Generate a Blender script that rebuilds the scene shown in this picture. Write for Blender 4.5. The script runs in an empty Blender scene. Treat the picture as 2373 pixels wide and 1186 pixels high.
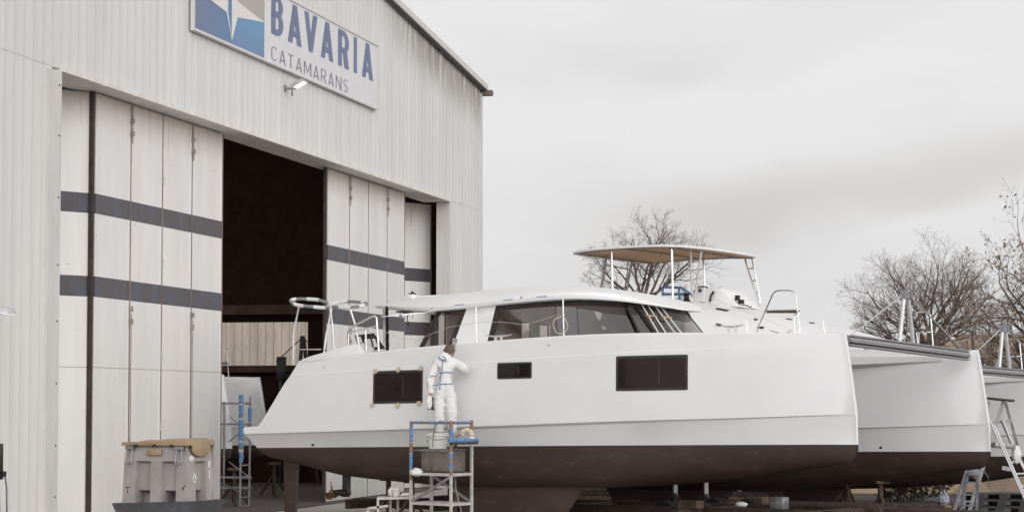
import bpy, bmesh, math, random
from mathutils import Vector, Matrix, noise
from mathutils.bvhtree import BVHTree
SC = bpy.context.scene
COL = SC.collection
PI = math.pi
V = Vector
F_PX, CX, CY, CAM_H = 5700.0, 1186.5, 593.0, 2.4
PITCH = math.atan(347 / F_PX)

def at(x, y, Y):
    """a point of the photo (its pixel x, y) at the distance Y metres in front of the camera"""
    a, b = (x - CX) / F_PX, (CY - y) / F_PX
    c, s = math.cos(PITCH), math.sin(PITCH)
    r = V((a, c - b * s, s + b * c))
    return V((0, 0, CAM_H)) + r * (Y / r.y)

class MB:
    def __init__(self):
        self.v, self.f = [], []
    def add(self, vs, fs):
        o = len(self.v)
        self.v += [V(p) for p in vs]
        self.f += [tuple(i + o for i in q) for q in fs]
        return self
    def quad(self, a, b, c, d):
        return self.add([a, b, c, d], [(0, 1, 2, 3)])
    def poly(self, pts):
        return self.add(pts, [tuple(range(len(pts)))])
    def box(self, c, s, rz=0.0, m=None):
        x, y, z = s[0] / 2, s[1] / 2, s[2] / 2
        vs = [V((i * x, j * y, k * z)) for i in (-1, 1) for j in (-1, 1) for k in (-1, 1)]
        R = m if m is not None else Matrix.Rotation(rz, 3, 'Z')
        vs = [R @ p + V(c) for p in vs]
        return self.add(vs, [(0, 1, 3, 2), (4, 6, 7, 5), (0, 4, 5, 1), (2, 3, 7, 6), (0, 2, 6, 4), (1, 5, 7, 3)])
    def b2(self, lo, hi):
        lo, hi = V(lo), V(hi)
        return self.box((lo + hi) / 2, hi - lo)
    def bar(self, p, q, w, h=None, up=(0, 0, 1)):
        p, q = V(p), V(q)
        h = h or w
        d = (q - p).normalized()
        u = V(up)
        if abs(d.dot(u)) > .98: u = V((0, 1, 0))
        s = d.cross(u).normalized()
        t = s.cross(d)
        vs = [b + s * (i * w / 2) + t * (j * h / 2) for b in (p, q) for i, j in ((-1, -1), (1, -1), (1, 1), (-1, 1))]
        return self.add(vs, [(0, 1, 2, 3), (7, 6, 5, 4), (0, 4, 5, 1), (1, 5, 6, 2), (2, 6, 7, 3), (3, 7, 4, 0)])
    def tube(self, pts, r, n=8, closed=False):
        pts = [V(p) for p in pts]
        N = len(pts)
        rs = r if isinstance(r, (list, tuple)) else [r] * N
        tang = []
        for i in range(N):
            a = pts[(i - 1) % N] if (closed or i > 0) else pts[i]
            b = pts[(i + 1) % N] if (closed or i < N - 1) else pts[i]
            t = (b - a)
            tang.append(t.normalized() if t.length > 1e-9 else V((0, 0, 1)))
        u = tang[0].orthogonal().normalized()
        vs, fs = [], []
        for i in range(N):
            t = tang[i]
            u = u - t * u.dot(t)
            if u.length < 1e-6: u = t.orthogonal()
            u.normalize()
            w = t.cross(u)
            for k in range(n):
                a = 2 * PI * k / n
                vs.append(pts[i] + (u * math.cos(a) + w * math.sin(a)) * rs[i])
        M = N if closed else N - 1
        for i in range(M):
            j = (i + 1) % N
            for k in range(n):
                k2 = (k + 1) % n
                fs.append((i * n + k, i * n + k2, j * n + k2, j * n + k))
        if not closed:
            fs.append(tuple(range(n - 1, -1, -1)))
            fs.append(tuple((N - 1) * n + k for k in range(n)))
        return self.add(vs, fs)
    def lathe(self, prof, c=(0, 0, 0), n=20, axis='Z'):
        """prof: list of (radius, height)"""
        vs, fs = [], []
        for r, h in prof:
            for k in range(n):
                a = 2 * PI * k / n
                p = (r * math.cos(a), r * math.sin(a), h)
                if axis == 'X': p = (h, p[0], p[1])
                if axis == 'Y': p = (p[0], h, p[1])
                vs.append(V(p) + V(c))
        for i in range(len(prof) - 1):
            for k in range(n):
                k2 = (k + 1) % n
                fs.append((i * n + k, i * n + k2, (i + 1) * n + k2, (i + 1) * n + k))
        fs.append(tuple(range(n - 1, -1, -1)))
        fs.append(tuple((len(prof) - 1) * n + k for k in range(n)))
        return self.add(vs, fs)
    def loft(self, rings, closed=True, caps=True):
        n = len(rings[0])
        vs = [p for r in rings for p in r]
        fs = []
        for i in range(len(rings) - 1):
            for k in range(n if closed else n - 1):
                k2 = (k + 1) % n
                fs.append((i * n + k, i * n + k2, (i + 1) * n + k2, (i + 1) * n + k))
        if caps:
            fs.append(tuple(range(n - 1, -1, -1)))
            fs.append(tuple((len(rings) - 1) * n + k for k in range(n)))
        return self.add(vs, fs)
    def prism(self, pts, d):
        d = V(d)
        return self.loft([[V(p) for p in pts], [V(p) + d for p in pts]])

def obj(name, mb, m, parent=None, sharp=35, smooth=True, bevel=0, weld=True):
    me = bpy.data.meshes.new(name)
    me.from_pydata([tuple(p) for p in mb.v], [], mb.f)
    bm = bmesh.new(); bm.from_mesh(me)
    if weld: bmesh.ops.remove_doubles(bm, verts=bm.verts, dist=1e-5)
    bmesh.ops.recalc_face_normals(bm, faces=bm.faces)
    if bevel:
        es = [e for e in bm.edges if len(e.link_faces) == 2 and e.calc_face_angle(0) > .5]
        bmesh.ops.bevel(bm, geom=es, offset=bevel, segments=2, affect='EDGES', profile=.5)
    for f in bm.faces: f.smooth = smooth
    for e in bm.edges:
        if len(e.link_faces) == 2 and e.calc_face_angle(0) > math.radians(sharp): e.smooth = False
    bm.to_mesh(me); bm.free()
    o = bpy.data.objects.new(name, me); COL.objects.link(o)
    if m: me.materials.append(m)
    if parent: o.parent = parent
    return o

def tag(o, label=None, cat=None, group=None, kind=None):
    if label: o['label'] = label
    if cat: o['category'] = cat
    if group: o['group'] = group
    if kind: o['kind'] = kind
    return o

def thing(name, label, cat, loc=(0, 0, 0), rz=0, group=None):
    o = bpy.data.objects.new(name, None); COL.objects.link(o)
    o.location = loc; o.rotation_euler = (0, 0, rz); o.empty_display_size = .2
    return tag(o, label, cat, group)

def copy_part(o, parent):
    c = o.copy(); COL.objects.link(c); c.parent = parent
    return c

# ---------------------------------------------------------------- materials
def nodes(name):
    m = bpy.data.materials.new(name); m.use_nodes = True
    nt = m.node_tree
    b = nt.nodes['Principled BSDF']
    return m, nt, b

def mth(nt, op, a, b=None, clamp=False):
    n = nt.nodes.new('ShaderNodeMath'); n.operation = op; n.use_clamp = clamp
    for i, x in enumerate((a, b)):
        if x is None: continue
        if isinstance(x, (int, float)): n.inputs[i].default_value = x
        else: nt.links.new(x, n.inputs[i])
    return n.outputs[0]

def mixc(nt, fac, a, b):
    n = nt.nodes.new('ShaderNodeMix'); n.data_type = 'RGBA'
    for s, x in ((n.inputs[0], fac), (n.inputs[6], a), (n.inputs[7], b)):
        if isinstance(x, (int, float)): s.default_value = x
        elif isinstance(x, (tuple, list)): s.default_value = tuple(x) + ((1,) if len(x) == 3 else ())
        else: nt.links.new(x, s)
    return n.outputs[2]

def nz(nt, scale, detail=4, rough=.6, stretch=None, coord='Object'):
    tc = nt.nodes.new('ShaderNodeTexCoord')
    n = nt.nodes.new('ShaderNodeTexNoise')
    n.inputs['Scale'].default_value = scale; n.inputs['Detail'].default_value = detail
    n.inputs['Roughness'].default_value = rough
    src = tc.outputs[coord]
    if stretch:
        mp = nt.nodes.new('ShaderNodeMapping'); mp.inputs['Scale'].default_value = stretch
        nt.links.new(src, mp.inputs['Vector']); src = mp.outputs[0]
    nt.links.new(src, n.inputs['Vector'])
    return n.outputs['Fac']

def ramp(nt, x, lo, hi):
    n = nt.nodes.new('ShaderNodeMapRange'); n.interpolation_type = 'SMOOTHSTEP'
    n.inputs[1].default_value = lo; n.inputs[2].default_value = hi
    nt.links.new(x, n.inputs[0])
    return n.outputs[0]

def mat(name, col, rough=.5, metal=0.0, var=.12, scale=2.5, bump=0.0, bscale=40, dirt=None, dirt_amt=.5, stretch=None, spec=.5):
    m, nt, b = nodes(name)
    f = nz(nt, scale, 5, .6, stretch)
    lo = tuple(c * (1 - var) for c in col); hi = tuple(min(1, c * (1 + var)) for c in col)
    c = mixc(nt, ramp(nt, f, .3, .7), lo, hi)
    if dirt:
        d = ramp(nt, nz(nt, scale * 3.1, 6, .7, stretch), .52, .72)
        c = mixc(nt, mth(nt, 'MULTIPLY', d, dirt_amt), c, dirt)
    nt.links.new(c, b.inputs['Base Color'])
    r = mth(nt, 'ADD', mth(nt, 'MULTIPLY', f, .16), rough - .08, True)
    nt.links.new(r, b.inputs['Roughness'])
    b.inputs['Metallic'].default_value = metal
    b.inputs['Specular IOR Level'].default_value = spec
    if bump:
        bp = nt.nodes.new('ShaderNodeBump'); bp.inputs['Strength'].default_value = bump
        bp.inputs['Distance'].default_value = .01
        nt.links.new(nz(nt, bscale, 3, .6), bp.inputs['Height'])
        nt.links.new(bp.outputs[0], b.inputs['Normal'])
    return m

M = {}
M['gel'] = mat('gelcoat', (.80, .792, .792), .16, var=.02, scale=.8, bump=.12, bscale=1.1)
M['gel2'] = mat('deck_gelcoat', (.82, .815, .81), .42, var=.02, scale=1.5)
M['anti'] = mat('antifouling', (.050, .029, .0225), .62, var=.2, scale=1.1, bump=.15, bscale=25, dirt=(.10, .068, .056), dirt_amt=.6, stretch=(.6, 1, 1.6))
M['primer'] = mat('barrier_primer', (.22, .21, .215), .6, var=.08)
M['black'] = mat('black_plastic', (.011, .009, .008), .45, var=.2)
M['dark'] = mat('dark_frame', (.03, .02, .017), .4, var=.25)
M['winglass'] = mat('dark_window_glass', (.014, .008, .0065), .05, var=.3, scale=2, spec=.22)
M['steel'] = mat('stainless_steel', (.72, .71, .70), .18, 1.0, var=.06)
M['alu'] = mat('anodised_aluminium', (.40, .39, .395), .34, 1.0, var=.08, stretch=(1, 1, 6))
M['alupale'] = mat('pale_aluminium', (.60, .59, .595), .45, .6, var=.06)
M['galv'] = mat('galvanised_steel', (.33, .32, .325), .5, .7, var=.22, scale=9, dirt=(.2, .12, .07), dirt_amt=.35)
M['rusty'] = mat('rusty_steel', (.075, .05, .04), .8, .2, var=.35, scale=8, dirt=(.14, .07, .035), dirt_amt=.5)
M['whitepaint'] = mat('worn_white_paint', (.52, .495, .47), .6, var=.15, scale=6, dirt=(.18, .105, .06), dirt_amt=.55)
M['bluetape'] = mat('blue_tape', (.12, .24, .41), .5, var=.25, scale=14)
M['browntape'] = mat('brown_tape', (.26, .16, .095), .6, var=.25, scale=20)
M['beigetape'] = mat('masking_tape', (.58, .49, .38), .7, var=.15, scale=20)
M['foamgrey'] = mat('grey_foam', (.24, .235, .245), .8, var=.15)
M['foamwhite'] = mat('white_foam', (.72, .71, .7), .8, var=.06)
M['rag'] = mat('white_cloth', (.78, .77, .755), .9, var=.08, scale=12, bump=.4, bscale=60)
M['bucket'] = mat('white_bucket_plastic', (.72, .70, .67), .4, var=.06, scale=6, dirt=(.42, .36, .3), dirt_amt=.4)
M['dirtybox'] = mat('dirty_metal_box', (.17, .145, .13), .75, .1, var=.25, scale=4, dirt=(.3, .19, .11), dirt_amt=.8, bump=.2)
M['tan'] = mat('bimini_fabric', (.62, .42, .275), .85, var=.05, scale=3)
M['wood'] = mat('pale_wood', (.42, .27, .15), .65, var=.2, scale=6, stretch=(1, 1, 8))
M['timber'] = mat('old_timber', (.12, .082, .06), .85, var=.35, scale=5, bump=.3)
M['tyre'] = mat('rubber', (.02, .018, .018), .8, var=.2)
M['cloudy'] = mat('interior_joinery', (.13, .095, .08), .5, var=.2)
M['skin'] = mat('skin', (.44, .25, .175), .55, var=.08, scale=20)
M['hair'] = mat('dark_hair', (.115, .085, .068), .7, var=.35, scale=40, stretch=(1, 1, .3), bump=.5, bscale=90)
M['glove'] = mat('grey_glove', (.33, .315, .305), .9, var=.3, scale=40, bump=.5)
M['bark'] = mat('bark', (.11, .083, .073), .9, var=.35, scale=7, bump=.3)
M['twig'] = mat('twigs', (.24, .20, .183), .9, var=.25, scale=3)
M['leaf'] = mat('dry_leaves', (.17, .105, .05), .8, var=.45, scale=9)
M['greenleaf'] = mat('dull_shrub_leaves', (.065, .052, .035), .8, var=.5, scale=9)

def glass_mat(name, tint, refl=.06):
    m = bpy.data.materials.new(name); m.use_nodes = True; nt = m.node_tree
    nt.nodes.remove(nt.nodes['Principled BSDF'])
    out = nt.nodes['Material Output']
    tr = nt.nodes.new('ShaderNodeBsdfTransparent'); tr.inputs[0].default_value = tuple(tint) + (1,)
    gl = nt.nodes.new('ShaderNodeBsdfGlossy'); gl.inputs['Roughness'].default_value = .03
    gl.inputs[0].default_value = (.82, .80, .79, 1)
    fr = nt.nodes.new('ShaderNodeFresnel'); fr.inputs[0].default_value = 1.5
    wob = nz(nt, .9, 2)
    bp = nt.nodes.new('ShaderNodeBump'); bp.inputs['Strength'].default_value = .04; bp.inputs['Distance'].default_value = .2
    nt.links.new(wob, bp.inputs['Height']); nt.links.new(bp.outputs[0], gl.inputs['Normal'])
    mx = nt.nodes.new('ShaderNodeMixShader')
    geo = nt.nodes.new('ShaderNodeNewGeometry')            # same reflection from both sides of a pane
    nt.links.new(mth(nt, 'SUBTRACT', 1.5, mth(nt, 'MULTIPLY', geo.outputs['Backfacing'], 1.5 - 1 / 1.5)), fr.inputs[0])
    nt.links.new(mth(nt, 'ADD', fr.outputs[0], refl, True), mx.inputs[0])
    nt.links.new(tr.outputs[0], mx.inputs[1]); nt.links.new(gl.outputs[0], mx.inputs[2])
    nt.links.new(mx.outputs[0], out.inputs[0])
    return m
M['tint'] = glass_mat('tinted_glass', (.50, .44, .42), .21)
# ================================================================ the hangar
# local frame of the hangar: x = out of the facade, y = along it (0 at its right corner, more negative to the left), z up
AL = math.atan(1264 / F_PX)
HO = V((-.98, 75.85, 0))
H_LEFT, O_L, O_R, O_TOP, EAVE, RIDGE_T, SLOPE = -37.6, -32.9, -4.05, 8.4, 12.2, -20.0, .092
def roof_z(t):
    return EAVE + SLOPE * (-t if t > RIDGE_T else (-RIDGE_T) - (RIDGE_T - t))

def wall_mat(name, col, streak=.4):
    m, nt, b = nodes(name)
    f = nz(nt, 1.0, 5, .6, (1.2, 1.2, .12))
    g = nz(nt, 9.0, 4, .65, (1, 1, .035))
    c = mixc(nt, ramp(nt, f, .3, .7), tuple(x * .93 for x in col), tuple(min(1, x * 1.05) for x in col))
    c = mixc(nt, mth(nt, 'MULTIPLY', ramp(nt, g, .5, .78), streak), c, tuple(x * .72 for x in (col[0], col[1] * .985, col[2] * .96)))
    tc = nt.nodes.new('ShaderNodeTexCoord'); sp = nt.nodes.new('ShaderNodeSeparateXYZ')
    nt.links.new(tc.outputs['Object'], sp.inputs[0])
    # grime that runs down from the verge near the right corner
    top = mth(nt, 'ADD', mth(nt, 'MULTIPLY', sp.outputs[1], -SLOPE), EAVE)
    d = mth(nt, 'SUBTRACT', top, sp.outputs[2])
    gr = mth(nt, 'SUBTRACT', 1.0, ramp(nt, d, .1, 1.7))
    k = mth(nt, 'MULTIPLY', gr, ramp(nt, nz(nt, 6, 5, .7, (1, 1.2, .1)), .30, .58))
    near = ramp(nt, sp.outputs[1], -14, -6)
    c = mixc(nt, mth(nt, 'MULTIPLY', mth(nt, 'MULTIPLY', k, near), .95), c, (.24, .21, .19))
    nt.links.new(c, b.inputs['Base Color'])
    b.inputs['Roughness'].default_value = .55
    return m

def door_mat():
    m, nt, b = nodes('door_leaf_paint')
    tc = nt.nodes.new('ShaderNodeTexCoord'); sp = nt.nodes.new('ShaderNodeSeparateXYZ')
    nt.links.new(tc.outputs['Object'], sp.inputs[0])
    z = sp.outputs[2]
    f = nz(nt, 1.1, 5, .6, (1.5, 1.5, .25))
    c = mixc(nt, ramp(nt, f, .3, .7), (.72, .70, .68), (.79, .77, .75))
    # fine streaks and rust
    g = ramp(nt, nz(nt, 8, 5, .7, (1, 1, .05)), .54, .75)
    top = ramp(nt, mth(nt, 'ADD', z, mth(nt, 'MULTIPLY', g, .35)), 7.55, 8.45)
    c = mixc(nt, mth(nt, 'MULTIPLY', mth(nt, 'ADD', mth(nt, 'MULTIPLY', g, .6), .62, True), mth(nt, 'MULTIPLY', top, .9)), c, (.37, .265, .175))
    c = mixc(nt, mth(nt, 'MULTIPLY', g, .08), c, (.45, .38, .32))
    spots = ramp(nt, nz(nt, 3.3, 6, .72), .665, .73)
    c = mixc(nt, mth(nt, 'MULTIPLY', spots, .8), c, (.32, .19, .1))
    def band(lo, hi):
        return mth(nt, 'MULTIPLY', mth(nt, 'GREATER_THAN', z, lo), mth(nt, 'LESS_THAN', z, hi))
    c = mixc(nt, band(3.12, 3.135), c, (.38, .36, .34))
    st = mth(nt, 'ADD', band(6.04, 6.42), band(4.46, 4.85))
    blue = ramp(nt, nz(nt, 1.6, 5, .65), .47, .66)
    sc = mixc(nt, blue, (.085, .073, .076), (.080, .092, .130))
    sc = mixc(nt, mth(nt, 'MULTIPLY', g, .35), sc, (.2, .19, .2))
    c = mixc(nt, st, c, sc)
    nt.links.new(c, b.inputs['Base Color'])
    b.inputs['Roughness'].default_value = .5
    wv = nt.nodes.new('ShaderNodeTexWave'); wv.bands_direction = 'Y'
    wv.inputs['Scale'].default_value = 1.05
    nt.links.new(tc.outputs['Object'], wv.inputs['Vector'])
    bp = nt.nodes.new('ShaderNodeBump'); bp.inputs['Strength'].default_value = .06; bp.inputs['Distance'].default_value = .008
    nt.links.new(wv.outputs['Fac'], bp.inputs['Height']); nt.links.new(bp.outputs[0], b.inputs['Normal'])
    return m

M['wall'] = wall_mat('facade_sheet', (.69, .675, .655), .3)
M['flash'] = mat('flashing', (.63, .615, .595), .5, var=.06, stretch=(1, 1, .2), dirt=(.4, .36, .32), dirt_amt=.3)
M['soffit'] = mat('soffit_sheet', (.72, .69, .65), .6, var=.12)
M['door'] = door_mat()
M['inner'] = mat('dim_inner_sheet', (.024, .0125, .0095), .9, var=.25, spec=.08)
M['roofsheet'] = mat('roof_sheet', (.4, .38, .36), .6, var=.12)
M['seam'] = mat('dark_gap_strip', (.24, .19, .165), .7, var=.3, scale=4, dirt=(.16, .09, .055), dirt_amt=.5, stretch=(1, 1, .3))
M['rodpaint'] = mat('rod_paint', (.30, .26, .24), .6, var=.2, scale=5, dirt=(.1, .06, .04), dirt_amt=.6)
M['post'] = mat('rusty_black_post', (.035, .024, .02), .7, var=.4, scale=5, dirt=(.12, .06, .035), dirt_amt=.4)

hangar = thing('hangar', 'big pale grey corrugated metal boatyard hangar with striped folding doors', 'building', HO, -AL)
RIB = [(0, 0), (.20, 0), (.265, .019), (.32, .019), (.385, 0), (.40, 0)]
def cladding(mb, t0, t1, z0f, z1f, off=0.0):
    base = math.floor(t0 / .4) * .4
    bounds = []
    t = base
    while t < t1 + .4:
        for a, h in RIB[:-1]: bounds.append((t + a, h))
        t += .4
    def prof(x):
        u = (x - base) % .4
        for (a, ha), (b_, hb) in zip(RIB[:-1], RIB[1:]):
            if a <= u <= b_ + 1e-9: return ha + (hb - ha) * (u - a) / (b_ - a)
        return 0
    xs = [t0] + [b_[0] for b_ in bounds if t0 + .002 < b_[0] < t1 - .002] + [t1]
    vs, fs = [], []
    for x in xs:
        n = prof(x) + off
        vs += [(n, x, z0f(x)), (n, x, z1f(x))]
    for i in range(len(xs) - 1):
        fs.append((2 * i, 2 * i + 2, 2 * i + 3, 2 * i + 1))
    mb.add(vs, fs)
fc = MB()
cladding(fc, H_LEFT, 0, lambda x: O_TOP + .02, roof_z)
cladding(fc, H_LEFT, O_L - .3, lambda x: 0.0, lambda x: O_TOP + .035, -.007)
cladding(fc, O_R + .12, 0, lambda x: 0.0, lambda x: O_TOP + .035, -.007)
obj('facade', fc, M['wall'], hangar, sharp=20)
k = MB()
k.b2((-.62, O_L - .55, 0), (.055, O_L, O_TOP - .05))
k.b2((-.37, O_R, 0), (.03, O_R + .14, O_TOP - .05))
k.b2((-.6, 0.0, 0), (.05, .10, EAVE - .12))
obj('door_jamb', k, M['flash'], hangar)
k = MB(); k.b2((-.75, O_L, O_TOP - .04), (.075, O_R, O_TOP + .045))
obj('door_header', k, M['soffit'], hangar)
# roof with verge trim and eave gutter
for a, b_ in ((0.25, RIDGE_T), (RIDGE_T, H_LEFT - .3)):
    k = MB()
    za, zb = roof_z(a), roof_z(b_)
    def strip(y0, y1, n0, n1):
        z0, z1 = roof_z(y0), roof_z(y1)
        k.loft([[V((n0, y0, z0 + .02)), V((n1, y0, z0 + .02)), V((n1, y0, z0 + .14)), V((n0, y0, z0 + .14))],
                [V((n0, y1, z1 + .02)), V((n1, y1, z1 + .02)), V((n1, y1, z1 + .14)), V((n0, y1, z1 + .14))]])
    if a > 0: strip(a, b_, .16, -2.0); strip(a, -4, -2.0, -44); strip(-19.5, b_, -2.0, -44); strip(-4, -19.5, -26, -44)
    else: strip(a, b_, .16, -2.0); strip(-34, b_, -2.0, -44); strip(a, -20.5, -2.0, -44); strip(-20.5, -34, -26, -44)
    obj('roof', k, M['roofsheet'], hangar)
    if 1:                                              # unseen roof glazing, added to let daylight down on the boat inside
        k = MB(); q0, q1 = (-4, -19.5) if a > 0 else (-20.5, -34); z0, z1 = roof_z(q0) + .08, roof_z(q1) + .08
        k.quad((-2.0, q0, z0), (-26, q0, z0), (-26, q1, z1), (-2.0, q1, z1)); obj('added_skylight', k, glass_mat('added_skylight_glass', (.85, .85, .85), 0), hangar)
    k = MB()
    k.loft([[V((.06, a, za + .0)), V((.19, a, za + .0)), V((.19, a, za + .17)), V((.06, a, za + .17))],
            [V((.06, b_, zb + .0)), V((.19, b_, zb + .0)), V((.19, b_, zb + .17)), V((.06, b_, zb + .17))]])
    obj('verge_trim', k, M['flash'], hangar)
    k = MB(); k.bar((.10, a + (-.2 if a > 0 else 0), za - .03), (.10, b_, zb - .03), .05, .045)
    obj('verge_gap_bar', k, M['black'], hangar)  # black bar stands in for the shaded gap under the verge trim
k = MB(); k.b2((-43, .06, EAVE - .2), (.34, .27, EAVE - .03))
k.b2((.341, .09, EAVE - .17), (.36, .24, EAVE - .06))
obj('gutter', k, mat('gutter_brown', (.17, .12, .10), .5, var=.25), hangar)
# the other three walls and the slab; the right wall has a wide opening high up
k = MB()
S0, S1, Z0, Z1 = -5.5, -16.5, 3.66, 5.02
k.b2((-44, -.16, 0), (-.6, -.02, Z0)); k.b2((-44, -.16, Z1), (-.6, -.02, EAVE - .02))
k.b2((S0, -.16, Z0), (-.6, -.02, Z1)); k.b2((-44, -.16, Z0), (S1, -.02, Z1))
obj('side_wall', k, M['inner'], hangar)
k = MB(); k.b2((-44, H_LEFT, 9.6), (-.65, H_LEFT + .15, EAVE - .4)); k.b2((-44, H_LEFT, 0), (-40, H_LEFT + .15, 9.6)); obj('side_wall', k, M['inner'], hangar)   # wide gap added here, out of view, to light the boat inside
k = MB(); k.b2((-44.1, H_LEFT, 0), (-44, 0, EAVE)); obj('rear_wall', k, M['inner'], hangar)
k = MB()
for t in range(-36, 0, 6): k.b2((-43, t - .06, EAVE - .35), (-.7, t + .06, EAVE - .05))
k.b2((-20, -.5, 5.25), (-.9, -.25, 5.55)); k.b2((-20, -.42, 3.45), (-.9, -.2, 3.66))
obj('roof_beam', k, mat('interior_beam', (.075, .045, .034), .8, var=.2, spec=.1), hangar)
k = MB(); k.b2((-44, H_LEFT, -.02), (-.2, 0, .012))
obj('floor_slab', k, mat('hangar_slab', (.10, .08, .07), .6, var=.2, scale=.7), hangar)

k = MB(); k.quad((.0, H_LEFT, .004), (9, H_LEFT, .004), (9, 3, .004), (.0, 3, .004))
ap = obj('bounce_apron', k, mat('bounce_concrete', (.42, .39, .36), .8, var=.15, scale=.8, dirt=(.2, .17, .15), dirt_amt=.6)); ap.location = HO; ap.rotation_euler = (0, 0, -AL); tag(ap, kind='structure')  # pale apron, added and brightened to bounce light up onto the soffit
def leaf(a, b_, rod=False, hinges=False):
    (t0, n0), (t1, n1) = a, b_
    d = V((n1 - n0, t1 - t0, 0)); L = d.length; d.normalize()
    nn = V((d.y, -d.x, 0))
    if nn.x < 0: nn = -nn
    mb = MB()
    p = V((n0, t0, 0)) + d * .022; q = V((n0, t0, 0)) + d * (L - .022)
    th = .07
    mb.loft([[p, q, q - nn * th, p - nn * th], [w + V((0, 0, 8.33)) for w in (p, q, q - nn * th, p - nn * th)]])
    for w in (p, q - d * .09):                       # folded edge strips
        mb.loft([[w, w + d * .09, w + d * .08 + nn * .008, w + d * .01 + nn * .008],
                 [x + V((0, 0, 8.33)) for x in (w, w + d * .09, w + d * .08 + nn * .008, w + d * .01 + nn * .008)]])
    for v in mb.v:
        if v.z < .01: v.z = .03
    o = obj('door_leaf', mb, M['door'], hangar, smooth=False)
    mb = MB(); w = q + d * .022 + nn * .004  # dark strip in place of the shaded gap between two leaves
    mb.bar(w + V((0, 0, .03)), w + V((0, 0, 8.32)), .034, .02, up=(1, 0, 0)); obj('gap_strip', mb, M['seam'], o)
    if rod:
        r = MB(); w = q + nn * .05
        r.tube([w + V((0, 0, .1)), w + V((0, 0, 4.2))], .011, 6)
        r.tube([w + V((0, 0, 7.55)), w + V((0, 0, 8.3))], .014, 6)
        for z in (4.05, 4.3): r.box(w + V((0, 0, z)), (.06, .07, .11), 0)
        for z in (7.75, 8.0): r.box(w + V((0, 0, z)), (.06, .08, .09), 0)
        obj('lock_rod', r, M['rodpaint'], o)
    if hinges:
        r = MB(); w = q + nn * .03
        for z in (.7, 1.9, 3.3, 5.2, 6.9): r.tube([w + V((0, 0, z)), w + V((0, 0, z + .16))], .022, 6)
        obj('hinge', r, M['whitepaint'], o)
L0 = [-30.13, -28.31, -26.55, -24.8, -22.86]
R0 = [-14.87, -12.98, -11.2, -9.33, -7.5]
for i in range(4):
    leaf((L0[i], -.42), (L0[i + 1], -.42), rod=i in (0, 2), hinges=i == 1)
for i in range(4):
    leaf((R0[i], -.42), (R0[i + 1], -.42), rod=i in (0, 2), hinges=i == 1)
leaf((-31.8, -1.38), (-30.2, -.5))
leaf((-5.0, -1.36), (-3.5, -.68))
k = MB(); k.b2((-.50, L0[0] - .12, 0.02), (-.43, L0[0] - .015, 8.36)); obj('guide_post', k, M['post'], hangar)
k = MB(); k.b2((-.50, R0[0] - .14, 0.02), (-.44, R0[0] - .02, 8.36)); obj('guide_post', k, M['post'], hangar)
k = MB()
zz = [8.1, 7.2, 6.1, 4.9, 3.9, 2.8, 1.7, .8]
for z in zz: k.tube([(.05, O_L - .12, z), (.075, O_L - .12, z)], .014, 6)
obj('screws', k, M['rusty'], hangar)

# ---- tan corrugated shed outside the opening of the right wall
shed = thing('shed', 'tan rust streaked corrugated shed wall seen through the hangar opening', 'building', HO, -AL)
k = MB()
sx = -7.2
while sx > -24:
    k.box((sx - .14, 14.0, 3.4), (.27, .06, 6.8)); k.box((sx - .285, 14.03, 3.4), (.03, .10, 6.8))
    sx -= .31
M['shedwall'] = mat('tan_sheet', (.80, .69, .58), .7, var=.12, scale=1.6, dirt=(.40, .27, .17), dirt_amt=.6, stretch=(1.5, 1.5, .25))
obj('wall', k, M['shedwall'], shed)
k = MB(); k.b2((-24, 14.1, 6.7), (-7.2, 18, 6.9)); k.b2((-24, 17.9, 0), (-7.2, 18, 6.7)); obj('roof', k, M['roofsheet'], shed)

# ---- the big sign
def H2W(t, n, z):
    return HO + Matrix.Rotation(-AL, 3, 'Z') @ V((n, t, z))
sign = thing('sign', 'wide white company sign with blue star emblem and blue lettering on the hangar gable', 'sign', H2W(-26.25, .05, 10.1), -AL)
def S(u, w, n=0.0): return V((n, u, w))          # on the sign: along, up, out
SW, SH = 14.08, 1.70
M['signwhite'] = mat('sign_white', (.70, .685, .69), .4, var=.03)
M['signblue'] = mat('sign_blue_letter', (.125, .165, .29), .45, var=.05)
M['signgrey'] = mat('sign_grey_letter', (.18, .19, .25), .45, var=.05)
k = MB(); k.b2((0, 0, 0), (.06, SW, SH)); obj('panel', k, M['signwhite'], sign)
k = MB()
for a, b_ in ((S(0, .015, .07), S(SW, .015, .07)), (S(0, SH - .015, .07), S(SW, SH - .015, .07)), (S(.025, .03, .07), S(.025, SH - .03, .07)), (S(SW - .025, .03, .07), S(SW - .025, SH - .03, .07))):
    k.bar(a, b_, .03, .03)
obj('frame', k, M['flash'], sign)
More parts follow.
